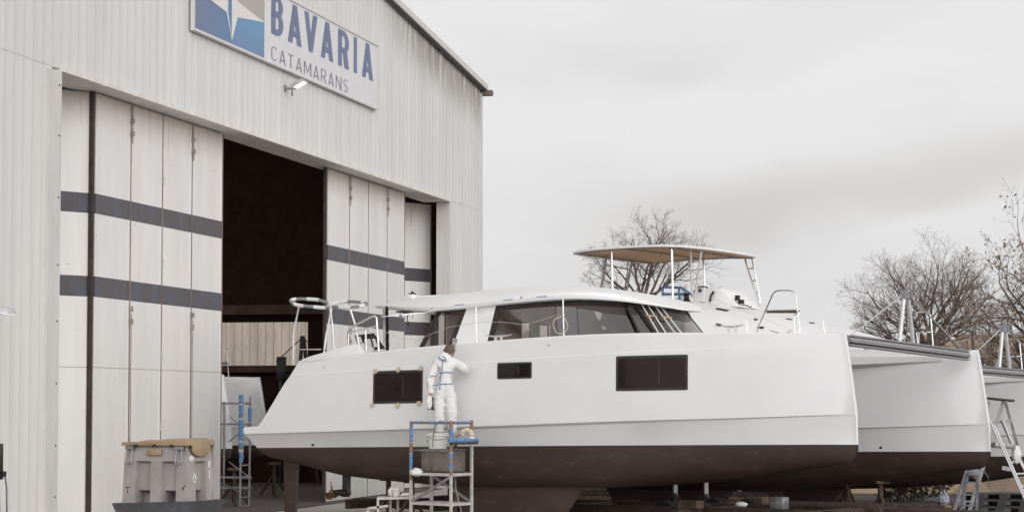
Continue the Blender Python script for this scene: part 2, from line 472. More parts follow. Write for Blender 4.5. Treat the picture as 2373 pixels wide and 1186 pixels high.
# emblem: four-pointed star, blue lower fields and grey upper fields
E0, E1, EB, ET = .12, 4.62, .07, 1.63
ec, ez = .5 * (E0 + E1) + .02, .86
def grad_mat(name, c1, c2, axis, lo, hi):
    m, nt, b = nodes(name)
    tc = nt.nodes.new('ShaderNodeTexCoord'); sp = nt.nodes.new('ShaderNodeSeparateXYZ')
    nt.links.new(tc.outputs['Object'], sp.inputs[0])
    nt.links.new(mixc(nt, ramp(nt, sp.outputs[axis], lo, hi), c1, c2), b.inputs['Base Color'])
    b.inputs['Roughness'].default_value = .4
    return m
mbl = grad_mat('emblem_blue_left', (.13, .17, .30), (.09, .19, .37), 1, .2, 2.4)
mbr = grad_mat('emblem_blue_right', (.10, .27, .46), (.12, .22, .40), 2, .7, .1)
mg = grad_mat('emblem_grey', (.52, .49, .47), (.40, .36, .33), 1, .3, 4.4)
for (a0, a1, b0, b1, mm) in ((E0, ec, EB, ez, mbl), (ec, E1, EB, ez, mbr), (E0, ec, ez, ET, mg), (ec, E1, ez, ET, mg)):
    k = MB(); k.b2((.061, a0 + (.004 if a0 == ec else 0), b0), (.068, a1, b1)); obj('emblem_field', k, mm, sign)
def star(mb, sx, sz, ix, iz, n0, n1):
    o = []
    for kx, kz in ((0, 1), (1, 1), (1, 0), (1, -1), (0, -1), (-1, -1), (-1, 0), (-1, 1)):
        if kx == 0: o.append(S(ec, ez + kz * sz, n0))
        elif kz == 0: o.append(S(ec + kx * sx, ez, n0))
        else: o.append(S(ec + kx * ix, ez + kz * iz, n0))
    mb.loft([o, [p + V((n1 - n0, 0, 0)) for p in o]])
k = MB(); star(k, 2.2, .72, .36, .17, .0685, .078); obj('emblem_star', k, mat('star_white', (.74, .72, .69), .4, var=.03), sign)
k = MB()
pts = [S(ec - .04, ez - .62, .079), S(ec - .27, ez - .15, .079), S(ec - .27, ez + .15, .079), S(ec - .04, ez + .62, .079)]
k.loft([pts, [p + V((.004, 0, 0)) for p in pts]]); obj('emblem_star_facet', k, mbl, sign)
# lettering; glyph shapes in a unit box, (x 0..1, z 0..1)
def stroke(mb, x0, z0, sx, sz, pts, wx, wz, n):
    """a ribbon of horizontal thickness wx and vertical thickness wz (fractions of the letter box)"""
    P = [V((p[0], p[1])) for p in pts]
    L, Rr = [], []
    for i, p in enumerate(P):
        ds = []
        if i > 0: ds.append((P[i] - P[i - 1]).normalized())
        if i < len(P) - 1: ds.append((P[i + 1] - P[i]).normalized())
        d = sum(ds, V((0, 0))); d.normalize()
        nrm = V((-d.y, d.x))
        c = max(.55, nrm.dot(V((-ds[0].y, ds[0].x))))
        off = V((nrm.x * wx / 2, nrm.y * wz / 2)) / c
        L.append(p + off); Rr.append(p - off)
    def S3(q): return S(x0 + q.x * sx, z0 + q.y * sz, n)
    vs = [S3(q) for q in L] + [S3(q) for q in Rr]
    N = len(P)
    fs = [(i, i + 1, N + i + 1, N + i) for i in range(N - 1)]
    mb.add(vs, fs)
def arc(cx, cz, rx, rz, a0, a1, n=10):
    return [(cx + rx * math.cos(math.radians(a0 + (a1 - a0) * i / n)), cz + rz * math.sin(math.radians(a0 + (a1 - a0) * i / n))) for i in range(n + 1)]
def glyph(ch, x0, z0, sx, sz, wx, wz, parent, m):
    mb = MB(); h = wx / 2; g = wz / 2; n = .066
    e = [0]
    def st(pts):
        stroke(mb, x0, z0, sx, sz, pts, wx, wz, n + e[0]); e[0] += .003
    if ch == 'I': st([(.5, 0), (.5, 1)])
    if ch in 'AV':
        q = (lambda z: z) if ch == 'A' else (lambda z: 1 - z)
        # the diagonals as quads with flat ends
        for s in (0, 1):
            f = (lambda x: x) if s == 0 else (lambda x: 1 - x)
            pts = [(f(0), q(0)), (f(wx * 1.12), q(0)), (f(.5 + wx * .5), q(1)), (f(.5 - wx * .5), q(1))]
            mb.add([S(x0 + a * sx, z0 + b_ * sz, n + e[0]) for a, b_ in pts], [(0, 1, 2, 3)]); e[0] += .003
        if ch == 'A': st([(.2, .26), (.8, .26)])
    if ch in 'BR':
        st([(h, 0), (h, 1)])
        mid = .53 if ch == 'B' else .46
        r = (1 - mid - g) / 2 + .0
        st([(h, 1 - g), (.5, 1 - g)] + arc(.5, 1 - g - r + g * .0, .5 - h - (.03 if ch == 'B' else 0), r, 90, -90)[1:-1] + [(.5, 1 - g - 2 * r), (h, 1 - g - 2 * r)])
        if ch == 'B':
            zb = 1 - g - 2 * r; r2 = (zb - g) / 2
            st([(h, zb - .001), (.5, zb - .001)] + arc(.5, zb - r2, .5 - h, r2, 90, -90)[1:-1] + [(.5, g), (h, g)])
        else:
            pts = [(.42, .46), (.42 + wx * 1.1, .46), (1.0, 0), (1 - wx * 1.15, 0)]
            mb.add([S(x0 + a * sx, z0 + b_ * sz, n + e[0]) for a, b_ in pts], [(0, 1, 2, 3)])
    if ch == 'C': st(arc(.52, .72, .48 - h, .28 - g, 20, 180, 8) + arc(.52, .28, .48 - h, .28 - g, 180, 340, 8))
    if ch == 'S': st(arc(.5, .73, .46 - h, .27 - g, 25, 250, 9) + arc(.5, .27, .48 - h, .27 - g, 70, -155, 9))
    if ch == 'T': st([(0, 1 - g), (1, 1 - g)]); st([(.5, 0), (.5, 1 - g)])
    if ch == 'N': st([(h, 0), (h, 1)]); st([(h, .97), (1 - h, .03)]); st([(1 - h, 0), (1 - h, 1)])
    if ch == 'M': st([(h, 0), (h, 1)]); st([(h, .97), (.5, .25), (1 - h, .97)]); st([(1 - h, 0), (1 - h, 1)])
    o = obj('lettering', mb, m, parent, weld=False, smooth=False)
    return o
for ch, a, b_ in zip('BAVARIA', (5.12, 6.36, 7.62, 8.96, 10.42, 11.80, 12.56), (5.99, 7.40, 8.66, 10.0, 11.36, 12.09, 13.58)):
    wx = {'I': 1.0, 'B': .37, 'R': .35}.get(ch, .29)
    glyph(ch, a, .70, b_ - a, .91, wx, .15, sign, M['signblue'])
ends = [(5.13, 5.50), (6.05, 6.5), (6.72, 7.12), (7.30, 7.76), (8.07, 8.60), (8.83, 9.28), (9.50, 9.89), (10.07, 10.53), (10.76, 11.13), (11.0, 11.3)]
u = 5.13
tops = dict(C=.42, A=.46, T=.42, M=.55, R=.42, N=.46, S=.40)
word = 'CATAMARANS'; tot = sum(tops[c] for c in word); gap = (11.28 - 5.13 - tot) / 9
for ch in word:
    w = tops[ch]
    glyph(ch, u, .10, w, .32, .055 / w, .065, sign, M['signgrey'])
    u += w + gap

# ---- floodlight below the sign, and the one at the edge of the picture
def lit_mat():
    m, nt, b = nodes('lit_lens')
    b.inputs['Base Color'].default_value = (.8, .8, .8, 1); b.inputs['Emission Color'].default_value = (1, .98, .96, 1); b.inputs['Emission Strength'].default_value = .55
    return m
M['lens'] = lit_mat()
def floodlight(label, loc, rz, tilt=28):
    f = thing('floodlight', label, 'lamp', loc, rz, None)
    k = MB(); k.b2((-.30, -.05, -.05), (.0, .05, .03)); k.b2((-.32, -.12, -.12), (-.29, .12, .12)); obj('bracket', k, M['galv'], f)
    rot = Matrix.Rotation(-math.radians(tilt), 3, 'Y')
    k = MB()
    k.loft([[rot @ V(p) for p in ((-.05, -.28, -.02), (-.05, .28, -.02), (-.02, .24, .13), (-.02, -.24, .13))], [rot @ V(p) for p in ((.52, -.30, -.02), (.52, .30, -.02), (.46, .22, .12), (.46, -.22, .12))]])
    obj('housing', k, M['alupale'], f, bevel=.012)
    k = MB(); q = [rot @ V(p) for p in ((.06, -.26, -.024), (.50, -.27, -.024), (.50, .27, -.024), (.06, .26, -.024))]
    k.loft([q, [p - rot @ V((0, 0, .012)) for p in q]]); obj('lens', k, M['lens'], f)
    k = MB(); k.tube([V((-.05, .07 * math.cos(a), -.19 + .09 * math.sin(a))) for a in [i * PI / 8 for i in range(16)]], .012, 6, True)
    k.bar((-.05, 0, -.11), (-.05, 0, -.04), .02)
    obj('cable_loop', k, M['black'], f)
    f.scale = (.64, .64, .64)
    return f
floodlight('grey floodlight on a bracket just below the lettering of the big sign', H2W(-19.75, .21, 9.72), -AL)
floodlight('pale floodlight on the facade cut off by the edge of the photo', H2W(-36.0, .21, 3.98), -AL, -10)
# ================================================================ the catamarans
# local frame of a boat: x forward from the stern, y to port, z up from the waterline
def lerp_tab(tab, x):
    if x <= tab[0][0]: return tab[0][1]
    for (a, fa), (b, fb) in zip(tab, tab[1:]):
        if x <= b:
            u = (x - a) / (b - a)
            return fa + (fb - fa) * u
    return tab[-1][1]
def smooth_tab(tab, x):
    """Catmull-Rom through the table"""
    if x <= tab[0][0]: return tab[0][1]
    if x >= tab[-1][0]: return tab[-1][1]
    for i in range(len(tab) - 1):
        if tab[i][0] <= x <= tab[i + 1][0]:
            x0, y0 = tab[max(i - 1, 0)]; x1, y1 = tab[i]; x2, y2 = tab[i + 1]; x3, y3 = tab[min(i + 2, len(tab) - 1)]
            m1 = (y2 - y0) / (x2 - x0) if x2 != x0 else 0; m2 = (y3 - y1) / (x3 - x1) if x3 != x1 else 0
            h = x2 - x1; u = (x - x1) / h
            return (2*u**3 - 3*u**2 + 1) * y1 + (u**3 - 2*u**2 + u) * h * m1 + (-2*u**3 + 3*u**2) * y2 + (u**3 - u**2) * h * m2
    return tab[-1][1]
T_KEEL = [(0, -.20), (.6, -.30), (2.0, -.55), (4.3, -.74), (6.0, -.81), (7.9, -.80), (9.6, -.75), (11.26, -.64), (12.4, -.51), (13.39, -.39), (13.8, -.34)]
T_CHINE = [(0, .28), (3.85, .33), (5.96, .37), (9.2, .44), (11.7, .48), (13.8, .54)]
T_CREASE = [(0, 1.42), (1.2, 1.46), (4.75, 1.57), (9.2, 1.71), (12.2, 1.76), (13.8, 1.76)]
T_DECK = [(1.47, 1.77), (3.05, 1.87), (4.82, 1.97), (7.9, 2.08), (9.8, 2.085), (12.5, 2.02), (13.8, 2.0)]
T_G = [(0, .86), (1.2, .93), (3, .99), (6, 1.0), (8.0, .97), (9.5, .88), (11, .69), (12.2, .45), (13.2, .19), (13.6, .085), (13.8, .03)]
def deck_z(x):
    if x < .42: return .43 + .05 * x
    if x < 1.47: return .455 + (x - .42) * (1.77 - .455) / 1.05
    return smooth_tab(T_DECK, x)
def bow_end(z):
    return smooth_tab([(-.36, 13.52), (-.30, 13.68), (-.2, 13.77), (-.05, 13.80), (.56, 13.78), (1.23, 13.69), (2.0, 13.56), (2.2, 13.5)], z)
def fullness(x):
    return smooth_tab(T_G, x) if x < 6 else max(.02, 1 - max(0, (x - 6.6) / 7.22) ** 2.1) ** .78
def hull_section(s):
    g = fullness(s)
    zk, zc, zr, zd = smooth_tab(T_KEEL, s), smooth_tab(T_CHINE, s), smooth_tab(T_CREASE, s), deck_z(s)
    w0, wc, wr, wg = (.59 + .09 * max(0, (s - 7) / 6.8)) * g, .835 * g + .015, .85 * g + .012, .80 * g + .012
    zr = min(zr, zd - .05)
    zm = zc + (zr - zc) * .45
    pts = [(0, zk), (.42 * w0, zk * .94), (.74 * w0, zk * .70), (.93 * w0, zk * .34), (w0, 0.0)]
    up = [(w0 + (wc - w0) * .72 - .01, zc - .045), (wc - .035 * min(1, g * 2), zc - .012), (wc, zc + .004)]
    if zd < zc + .25:
        k = [(wc, min(zd - .03, zc + .05)), (wc, min(zd - .02, zc + .09)), (wc, zd - .015), (wc - .02, zd - .005), (wc - .05, zd), (wc - .2, zd)]
    else:
        k = [(wr * .5 + wc * .5 + .012 * g, zm), (wr + .006 * g, zr - .16), (wr, zr), (wr - .016 * g, zr + .02),
             (wg + .004, zd - .035), (wg - .03 * g, zd)]
    return pts, up + k
def hull_pt(s, y, z):
    b = max(0.0, min(1.0, (s - 11.6) / 2.2)); b = b * b * (3 - 2 * b)
    x = s - (13.8 - bow_end(z)) * b
    if s < 2: x += max(0.0, (.30 - z)) * .62 * (1 - s / 2) ** 1
    return V((x, y, z))
STN = [0, .1, .2, .3, .42, .55, .7, .85, 1.0, 1.15, 1.3, 1.47, 1.7, 2.0, 2.4, 2.8, 3.2, 3.8, 4.4, 5, 5.6, 6.2, 6.8, 7.4, 8, 8.6, 9.2, 9.8, 10.3, 10.8, 11.3, 11.7, 12.1, 12.4, 12.7, 13.0, 13.2, 13.4, 13.55, 13.68, 13.76, 13.8]
def hull_meshes():
    top, bot = MB(), MB()
    rt, rb = [], []
    for s in STN:
        lo, hi = hull_section(s)
        side = [lo[-1]] + hi
        ring = [hull_pt(s, -w, z) for w, z in side] + [hull_pt(s, 0, side[-1][1] + .02)] + [hull_pt(s, w, z) for w, z in reversed(side)]
        rt.append(ring)
        rb.append([hull_pt(s, -w, z) for w, z in reversed(lo)] + [hull_pt(s, w, z) for w, z in lo[1:]])
    top.loft(rt, closed=False, caps=False)
    top.poly(rt[-1]); top.poly(list(reversed(rt[0])))
    bot.loft(rb, closed=False, caps=False)
    bot.poly(rb[-1]); bot.poly(list(reversed(rb[0])))
    return top, bot
def side_w(x, z):
    """outer half width of a hull at x and z"""
    lo, hi = hull_section(x)
    p = [lo[-1]] + hi
    for (w0, z0), (w1, z1) in zip(p, p[1:]):
        if z0 <= z <= z1 and z1 > z0: return w0 + (w1 - w0) * (z - z0) / (z1 - z0)
    return p[-1][0]
HB = 2.9
def side_patch(x0, x1, z0, z1, off, slope=0.0, rad=.03, n=10, th=.012):
    """a panel that follows the outer side of the near hull; z rises by slope per metre"""
    mb = MB(); g = []
    for j in range(5):
        row = []
        for i in range(n + 1):
            x = x0 + (x1 - x0) * i / n; z = z0 + (z1 - z0) * j / 4 + slope * (x - x0)
            if j in (0, 4):
                e = min(x - x0, x1 - x)
                if e < rad: z += (rad - e) * .6 * (1 if j == 0 else -1)
            row.append(V((x, -HB - side_w(x, z) - off, z)))
        g.append(row)
    vs = [p for r in g for p in r]; N = n + 1
    fs = [(j * N + i, j * N + i + 1, (j + 1) * N + i + 1, (j + 1) * N + i) for j in range(4) for i in range(n)]
    mb.add(vs, fs)
    rim = g[0] + [r[-1] for r in g[1:-1]] + list(reversed(g[-1])) + [r[0] for r in reversed(g[1:-1])]
    back = [p + V((0, th, 0)) for p in rim]
    mb.loft([rim, back], closed=True, caps=False)
    return mb

HT, HBM = hull_meshes()
ME = {}
def shared(name, build, m, parent, **kw):
    """first call makes the mesh, later calls reuse its data"""
    if name not in ME:
        o = obj(name.split('#')[0], build(), m, parent, **kw); ME[name] = o.data
    else:
        o = bpy.data.objects.new(name.split('#')[0], ME[name]); COL.objects.link(o); o.parent = parent
    return o

def foil(c, chord0, chord1, z0, z1, sweep, thick=.12):
    def ring(cx, ch, z):
        out = []
        for i in range(16):
            a = 2 * PI * i / 16
            x = math.cos(a); y = math.sin(a)
            out.append(V((cx + x * ch / 2, c + y * ch * thick * (.75 + .35 * x), z)))
        return out
    mb = MB(); rr = []
    for k_ in range(5):
        u = k_ / 4
        rr.append(ring(sweep[0] + (sweep[1] - sweep[0]) * u, chord0 + (chord1 - chord0) * u, z0 + (z1 - z0) * u))
    return mb.loft(rr)

def keel_mb():
    # trapezoid keel, its leading edge raked aft
    def ring(x0, x1, z, t):
        n = 24; out = []
        for i in range(n):
            a = 2 * PI * i / n
            x = math.cos(a); y = math.sin(a)
            out.append(V(((x0 + x1) / 2 + x * (x1 - x0) / 2, y * t * (.8 + .25 * x), z)))
        return out
    mb = MB()
    return mb.loft([ring(4.7, 8.05, -.66, .20), ring(4.85, 7.95, -.85, .17), ring(5.0, 7.75, -1.1, .15), ring(5.15, 7.5, -1.42, .14)])

def drive_mb():
    mb = MB()
    mb.loft([[V((2.17 + .11 * math.cos(a) * w, .05 * math.sin(a) * w, z)) for a in [i * PI / 6 for i in range(12)]] for z, w in ((-.45, 1.0), (-.72, .95), (-.86, 1.0), (-.93, 1.15), (-.99, .8))])
    mb.tube([(2.22, 0, -.93), (2.10, 0, -.92), (1.93, 0, -.905), (1.84, 0, -.90)], [.075, .085, .055, .04], 12)
    return mb
def prop_mb():
    mb = MB()
    mb.lathe([(.015, 1.72), (.038, 1.75), (.042, 1.84), (.03, 1.85)], (0, 0, -.90), 12, 'X')
    for k_ in range(3):
        a = math.radians(100 + 120 * k_)
        u = V((0, math.cos(a), math.sin(a))); w = V((0, -math.sin(a), math.cos(a)))
        c = V((1.79, 0, -.90)); rings = []
        for r_, ch, tw in ((.03, .04, 1.1), (.09, .085, .9), (.15, .10, .7), (.20, .075, .6), (.225, .02, .55)):
            d = w * math.cos(tw) + V((1, 0, 0)) * math.sin(tw); nn = u.cross(d)
            rings.append([c + u * r_ + d * ch * math.cos(b) + nn * .008 * math.sin(b) for b in [i * PI / 4 for i in range(8)]])
        mb.loft(rings)
    return mb

def pulpit_mb(s):
    mb = MB(); y = s * 2.9; i = -s
    a = y + .06 * s; b_ = y - .42 * s
    for yy in (y + .10 * s, y - .36 * s):
        pass
    r = .0145
    mb.tube([(11.82, y + .12 * s, 2.03), (11.86, y + .12 * s, 2.18), (12.13, y + .08 * s, 2.76), (12.18, y + .07 * s, 2.81), (12.25, y + .06 * s, 2.825), (12.44, y, 2.82), (12.51, y - .01 * s, 2.80), (12.55, y - .02 * s, 2.74), (12.62, y - .05 * s, 2.03)], r, 8)
    mb.tube([(11.99, y + .1 * s, 2.425), (12.60, y - .03 * s, 2.41)], r, 8)
    mb.tube([(12.39, y - .25 * s, 2.03), (12.40, y - .25 * s, 2.38), (12.44, y - .2 * s, 2.40), (12.6, y - .05 * s, 2.40)], r, 8)
    return mb
def pulpit_seat_mb(s):
    mb = MB(); y = s * 2.9
    mb.loft([[V((12.02, y + .13 * s, z)), V((12.56, y + .02 * s, z)), V((12.54, y - .2 * s, z)), V((12.1, y - .16 * s, z))] for z in (2.437, 2.462)])
    return mb
def beam_mb():
    mb = MB(); out = []
    for yy in (-2.62, 2.62):
        out.append([V((13.45 + .075 * math.cos(a), yy, 1.905 + .085 * math.sin(a))) for a in [i * PI / 10 for i in range(20)]])
    mb.loft(out)
    mb.b2((13.50, -2.6, 1.975), (13.535, 2.6, 1.995)); mb.b2((13.515, -2.6, 1.86), (13.55, 2.6, 1.885))
    mb.b2((13.505, -2.6, 1.80), (13.535, 2.6, 1.815)); mb.b2((13.42, -2.6, 1.79), (13.50, 2.6, 1.83))
    return mb
def striker_mb():
    mb = MB()
    for yy in (-.44, .16):
        mb.tube([(13.45, yy, 1.97), (13.45, yy * .28 - .10, 2.86)], .043, 12)
    return mb
def striker_head_mb():
    mb = MB(); mb.box((13.45, -.13, 2.90), (.12, .30, .16)); mb.box((13.53, -.06, 2.9), (.03, .07, .11)); return mb
def striker_stay_mb():
    mb = MB()
    mb.tube([(13.45, -.26, 2.90), (13.45, -2.45, 1.99)], .012, 6)
    mb.tube([(13.45, .0, 2.90), (13.45, 2.45, 1.99)], .012, 6)
    mb.box((13.45, 1.95, 2.2), (.03, .12, .05)); return mb

def net_mat():  # half-clear material of the added shade net
    m, nt, b = nodes('shade_netting')
    b.inputs['Base Color'].default_value = (.55, .54, .53, 1); b.inputs['Roughness'].default_value = .9; b.inputs['Alpha'].default_value = .28
    return m
M['net'] = net_mat()
def base_boat(name, label, loc, th, trim, heel, group, primer=False, detail=True):
    r = bpy.data.objects.new(name, None); COL.objects.link(r)
    Mx = Matrix.Translation(V(loc)) @ Matrix.Rotation(-th, 4, 'Z') @ Matrix.Rotation(-trim, 4, 'Y') @ Matrix.Rotation(heel, 4, 'X')
    r.matrix_world = Mx
    tag(r, label, 'boat', group)
    hs = []
    for s in (-1, 1):
        h = shared('hull', lambda: HT, M['gel'], r, sharp=24); h.location = (0, s * HB, 0); hs.append(h)
        b = shared('underwater_hull', lambda: HBM, M['anti'], r, sharp=50); b.location = (0, s * HB, 0)
        k_ = shared('keel', keel_mb, M['anti'], r); k_.location = (0, s * HB, 0)
        k_ = shared('rudder', lambda: foil(0, .44, .34, -.22, -1.36, (.70, .70), .10), M['anti'], r); k_.location = (0, s * HB, 0)
        d = shared('sail_drive', drive_mb, M['black'], r); d.location = (0, s * HB, 0)
        shared('propeller', prop_mb, M['brass'], d)
        if detail:
            p = shared('pulpit#%d' % s, lambda: pulpit_mb(s), M['steel'], r)
            shared('seat_board#%d' % s, lambda: pulpit_seat_mb(s), M['seatboard'], p)
    def bridge():
        mb = MB()
        prof = [(1.0, .9), (1.0, 1.72), (3.0, 1.82), (9.6, 1.97), (10.2, 1.93), (10.4, 1.6), (10.0, 1.15), (8.8, .86)]
        mb.loft([[V((x, y, z)) for x, z in prof] for y in (-2.15, 2.15)]); return mb
    shared('bridge_deck', bridge, M['gel2'], r)
    for s in (-1, 1):
        def lip(s=s):
            mb = MB()
            mb.loft([[V((9.7, s * 2.35, 1.90)), V((9.7, s * 1.95, 1.90)), V((9.7, s * 1.95, 1.72)), V((9.7, s * 2.35, 1.60))],
                     [V((11.2, s * 2.5, 1.90)), V((11.2, s * 2.05, 1.90)), V((11.2, s * 2.05, 1.74)), V((11.2, s * 2.5, 1.62))],
                     [V((12.9, s * 2.8, 1.90)), V((12.9, s * 2.62, 1.90)), V((12.9, s * 2.62, 1.80)), V((12.9, s * 2.8, 1.74))]])
            return mb
        shared('inner_flange#%d' % s, lip, M['gel2'], r)
    def net():
        mb = MB(); mb.poly([V((10.2, -2.05, 1.90)), V((11.2, -2.05, 1.90)), V((12.9, -2.6, 1.91)), V((13.34, -2.6, 1.91)), V((13.34, 2.6, 1.91)), V((12.9, 2.6, 1.91)), V((11.2, 2.05, 1.90)), V((10.2, 2.05, 1.90))]); return mb
    shared('shade_net', net, M['net'], r)  # see-through sheet added to darken the inner side of the far hull
    bm_ = shared('cross_beam', beam_mb, M['alu'], r)
    if detail:
        st = shared('striker', striker_mb, M['alupale'], r)
        shared('striker_head', striker_head_mb, M['foamgrey'], st)
        shared('stay', striker_stay_mb, M['steel'], st)
    def outlet():
        mb = MB()
        for (x, z) in ((1.75, .09),):
            mb.lathe([(.02, 0), (.05, .0), (.05, .02), (.03, .028)], (x, side_w(x, z) * .96 + .0, z), 14, 'Y')
        return mb
    def outlet2():
        mb = MB(); x, z = 11.6, .10
        w = side_w(x, z)
        mb.lathe([(.05, -.03), (.05, 0.0), (.03, .008), (.02, .008)], (x, 0, z), 14, 'Y')
        for v in mb.v: v.y = -(w - .01) - v.y
        return mb
    o = shared('through_hull_fitting', outlet2, M['dark'], r); o.location = (0, HB, 0)
    return r, Mx
M['brass'] = mat('bronze', (.36, .24, .13), .35, .9, var=.2)
M['seatboard'] = mat('seat_board', (.13, .095, .07), .6, var=.2)
GRP = 'catamarans in the yard'
cat1, MX1 = base_boat('catamaran', 'big white sailing catamaran with brown antifouling in the foreground, worker at its side', (-3.53, 54.33, 1.402), .60393, .0147, -.0365, GRP)
cat2, MX2 = base_boat('catamaran', 'white flybridge catamaran with tan sun canopy standing behind the nearest boat', (.29, 64.08, 1.07), .60393, .0147, -.022, GRP)
cat3, MX3 = base_boat('catamaran', 'white catamaran parked inside the hangar with only its two bows showing', (-18.88, 63.43, 1.365), .07, .0, 0.0, GRP, detail=False)
cat3.scale = (.89, .89, .89)
for ch in list(cat3.children):
    if ch.name.split('.')[0] in ('cross_beam', 'inner_flange'): bpy.data.objects.remove(ch)
p = shared('pulpit#-1', None, M['steel'], cat3); shared('seat_board#-1', None, M['seatboard'], p)
p = shared('pulpit#1', None, M['steel'], cat3); shared('seat_board#1', None, M['seatboard'], p)

# ---------------------------------------------------------------- details of the near boat
def mirror_out(half):
    return half + [(x, -y) for x, y in reversed(half[:-1])]
# hull windows: frame and glass
for x0, x1, z0, z1 in ((3.50, 4.74, .85, 1.505), (6.53, 7.33, 1.28, 1.595), (9.19, 10.67, 1.005, 1.66)):
    fr = obj('hull_window', side_patch(x0, x1, z0, z1, .006, 0, .012, n=24), M['dark'], cat1)
    b_ = .05 if x1 - x0 > 1 else .035
    obj('pane', side_patch(x0 + b_, x1 - b_, z0 + b_, z1 - b_, .011, 0, .012, n=24, th=.006), M['winglass'], fr)
    xm = x0 + (x1 - x0) * .60
    obj('pane_bar', side_patch(xm, xm + .03, z0 + b_ + .05, z1 - b_ - .05, .014, 0, 0, th=.005, n=2), M['dark'], fr)
# squares of masking tape round the left window
rng = random.Random(4)
for x, z in ((3.56, 1.50), (4.14, 1.52), (4.70, 1.535), (3.49, .83), (4.13, .81), (4.66, .84)):
    mb = MB(); a = rng.uniform(-.7, .7); h = .052
    c = V((x, -HB - side_w(x, z) - .022, z))
    mb.box(c, (h * 2, .004, h * 1.7), m=Matrix.Rotation(a, 3, 'Y'))
    obj('masking_tape', mb, M['beigetape'], cat1, smooth=False)
mb = MB()
for x, z in ((2.2, 1.63), (7.7, 1.92)):
    mb.lathe([(.022, 0), (.022, .02), (.012, .03)], (x, 0, z), 10, 'Y')
    for v in mb.v[-30:]: v.y = -HB - side_w(x, z) - v.y
obj('deck_drain', mb, M['steel'], cat1)
mb = MB(); x, z = 1.75, .06
mb.lathe([(.035, 0), (.035, .03), (.015, .04), (.012, .06)], (x, 0, z), 12, 'Y')
for v in mb.v: v.y = -HB - side_w(x, z) + .03 - v.y
obj('through_hull_fitting', mb, M['dark'], cat1)
# swim platform and the raised coaming aft
mb = MB()
prof = [(1.52, 1.78), (1.73, 1.85), (2.15, 1.94), (2.72, 2.06), (2.90, 2.065), (3.06, 1.875), (3.0, 1.80), (1.6, 1.74)]
mb.loft([[V((x + (.04 if i < 6 else 0), -3.70 + .10 * max(0, z - 1.8) * 4, z)) for i, (x, z) in enumerate(prof)], [V((x - .2, -2.75, z)) for x, z in prof]])
obj('cockpit_coaming', mb, M['gel'], cat1, bevel=.012)
mb = MB(); mb.b2((1.1, -2.2, 1.7), (3.4, 2.2, 1.8)); obj('cockpit_sole', mb, M['gel2'], cat1)

# salon
BASE = [(3.50, -2.36), (5.2, -2.36), (6.3, -2.36), (6.9, -2.33), (7.35, -2.22), (7.8, -2.02), (8.32, -1.64), (8.72, -1.14), (8.98, -.58), (9.08, 0)]
TOP = [(3.86, -2.12), (5.3, -2.12), (6.3, -2.10), (6.75, -2.05), (7.1, -1.93), (7.42, -1.72), (7.75, -1.35), (7.98, -.92), (8.1, -.45), (8.14, 0)]
def top_z(x): return smooth_tab([(1.8, 3.0), (3.8, 2.80), (4.75, 2.84), (7.06, 2.93), (7.9, 2.90), (8.5, 2.80), (8.7, 2.74)], x) + .02
BF, TF = mirror_out(BASE), mirror_out(TOP)
def salon_pt(i, u, inset=0.0):
    """i: fractional index along the outline, u: 0 at deck, 1 under the roof"""
    k = min(int(i), len(BF) - 2); w = i - k
    b0 = V(BF[k]).lerp(V(BF[k + 1]), w); t0 = V(TF[k]).lerp(V(TF[k + 1]), w)
    p = b0.lerp(t0, u)
    z = 1.93 + (top_z(t0.x) - 1.93) * u
    c = V((5.5, 0)); d = (c - p)
    if d.length > 0: p = p + d.normalized() * inset
    return V((p.x, p.y, z))
def salon_strip(i0, i1, u0, u1, inset, n=None, nu=4):
    n = n or max(2, int((i1 - i0) * 4))
    mb = MB(); g = [[salon_pt(i0 + (i1 - i0) * a / n, u0 + (u1 - u0) * b / nu, inset) for a in range(n + 1)] for b in range(nu + 1)]
    N = n + 1
    mb.add([p for r in g for p in r], [(b * N + a, b * N + a + 1, (b + 1) * N + a + 1, (b + 1) * N + a) for b in range(nu) for a in range(n)])
    return mb
NI = len(BF) - 1
# index 0..1 spans x 3.5-5.2 (wall with the aft window), from 1.03 forward it is all glass
cw = MB()
for strip in ((.52, 1.03, 0, 1), (NI - 1.03, NI, 0, 1)):
    m_ = salon_strip(*strip, 0.0); cw.add(m_.v, m_.f)
    m_ = salon_strip(*strip, .06); cw.add(m_.v, m_.f)
a, b_ = salon_strip(1.03, 1.031, 0, 1, 0, 1, 1), salon_strip(1.03, 1.031, 0, 1, .06, 1, 1)
cw.add([a.v[0], a.v[2], b_.v[2], b_.v[0]], [(0, 1, 2, 3)])
obj('cabin_side', cw, M['gel2'], cat1)
mb = salon_strip(1.03, NI - 1.03, 0, .12, .0, nu=1); obj('windscreen_sill', mb, M['gel2'], cat1)
wg = obj('windscreen', salon_strip(1.03, NI - 1.03, .12, 1, .012), M['tint'], cat1, sharp=60)
mb = MB()
for i0, i1 in ((1.03, 1.16),): 
    m_ = salon_strip(i0, i1, .02, 1, .004); mb.add(m_.v, m_.f)
m_ = salon_strip(1.03, NI - 1.03, .86, 1, .006, nu=1); mb.add(m_.v, m_.f)
obj('window_frame', mb, M['dark'], wg)
for i0 in (4.1, 7.4, 10.6, 13.9):
    a = [salon_pt(i0, .10, .0), salon_pt(i0, 1, .0)]
    mb = MB(); mb.tube(a, .007, 5); obj('seal', mb, M['dark'], wg)
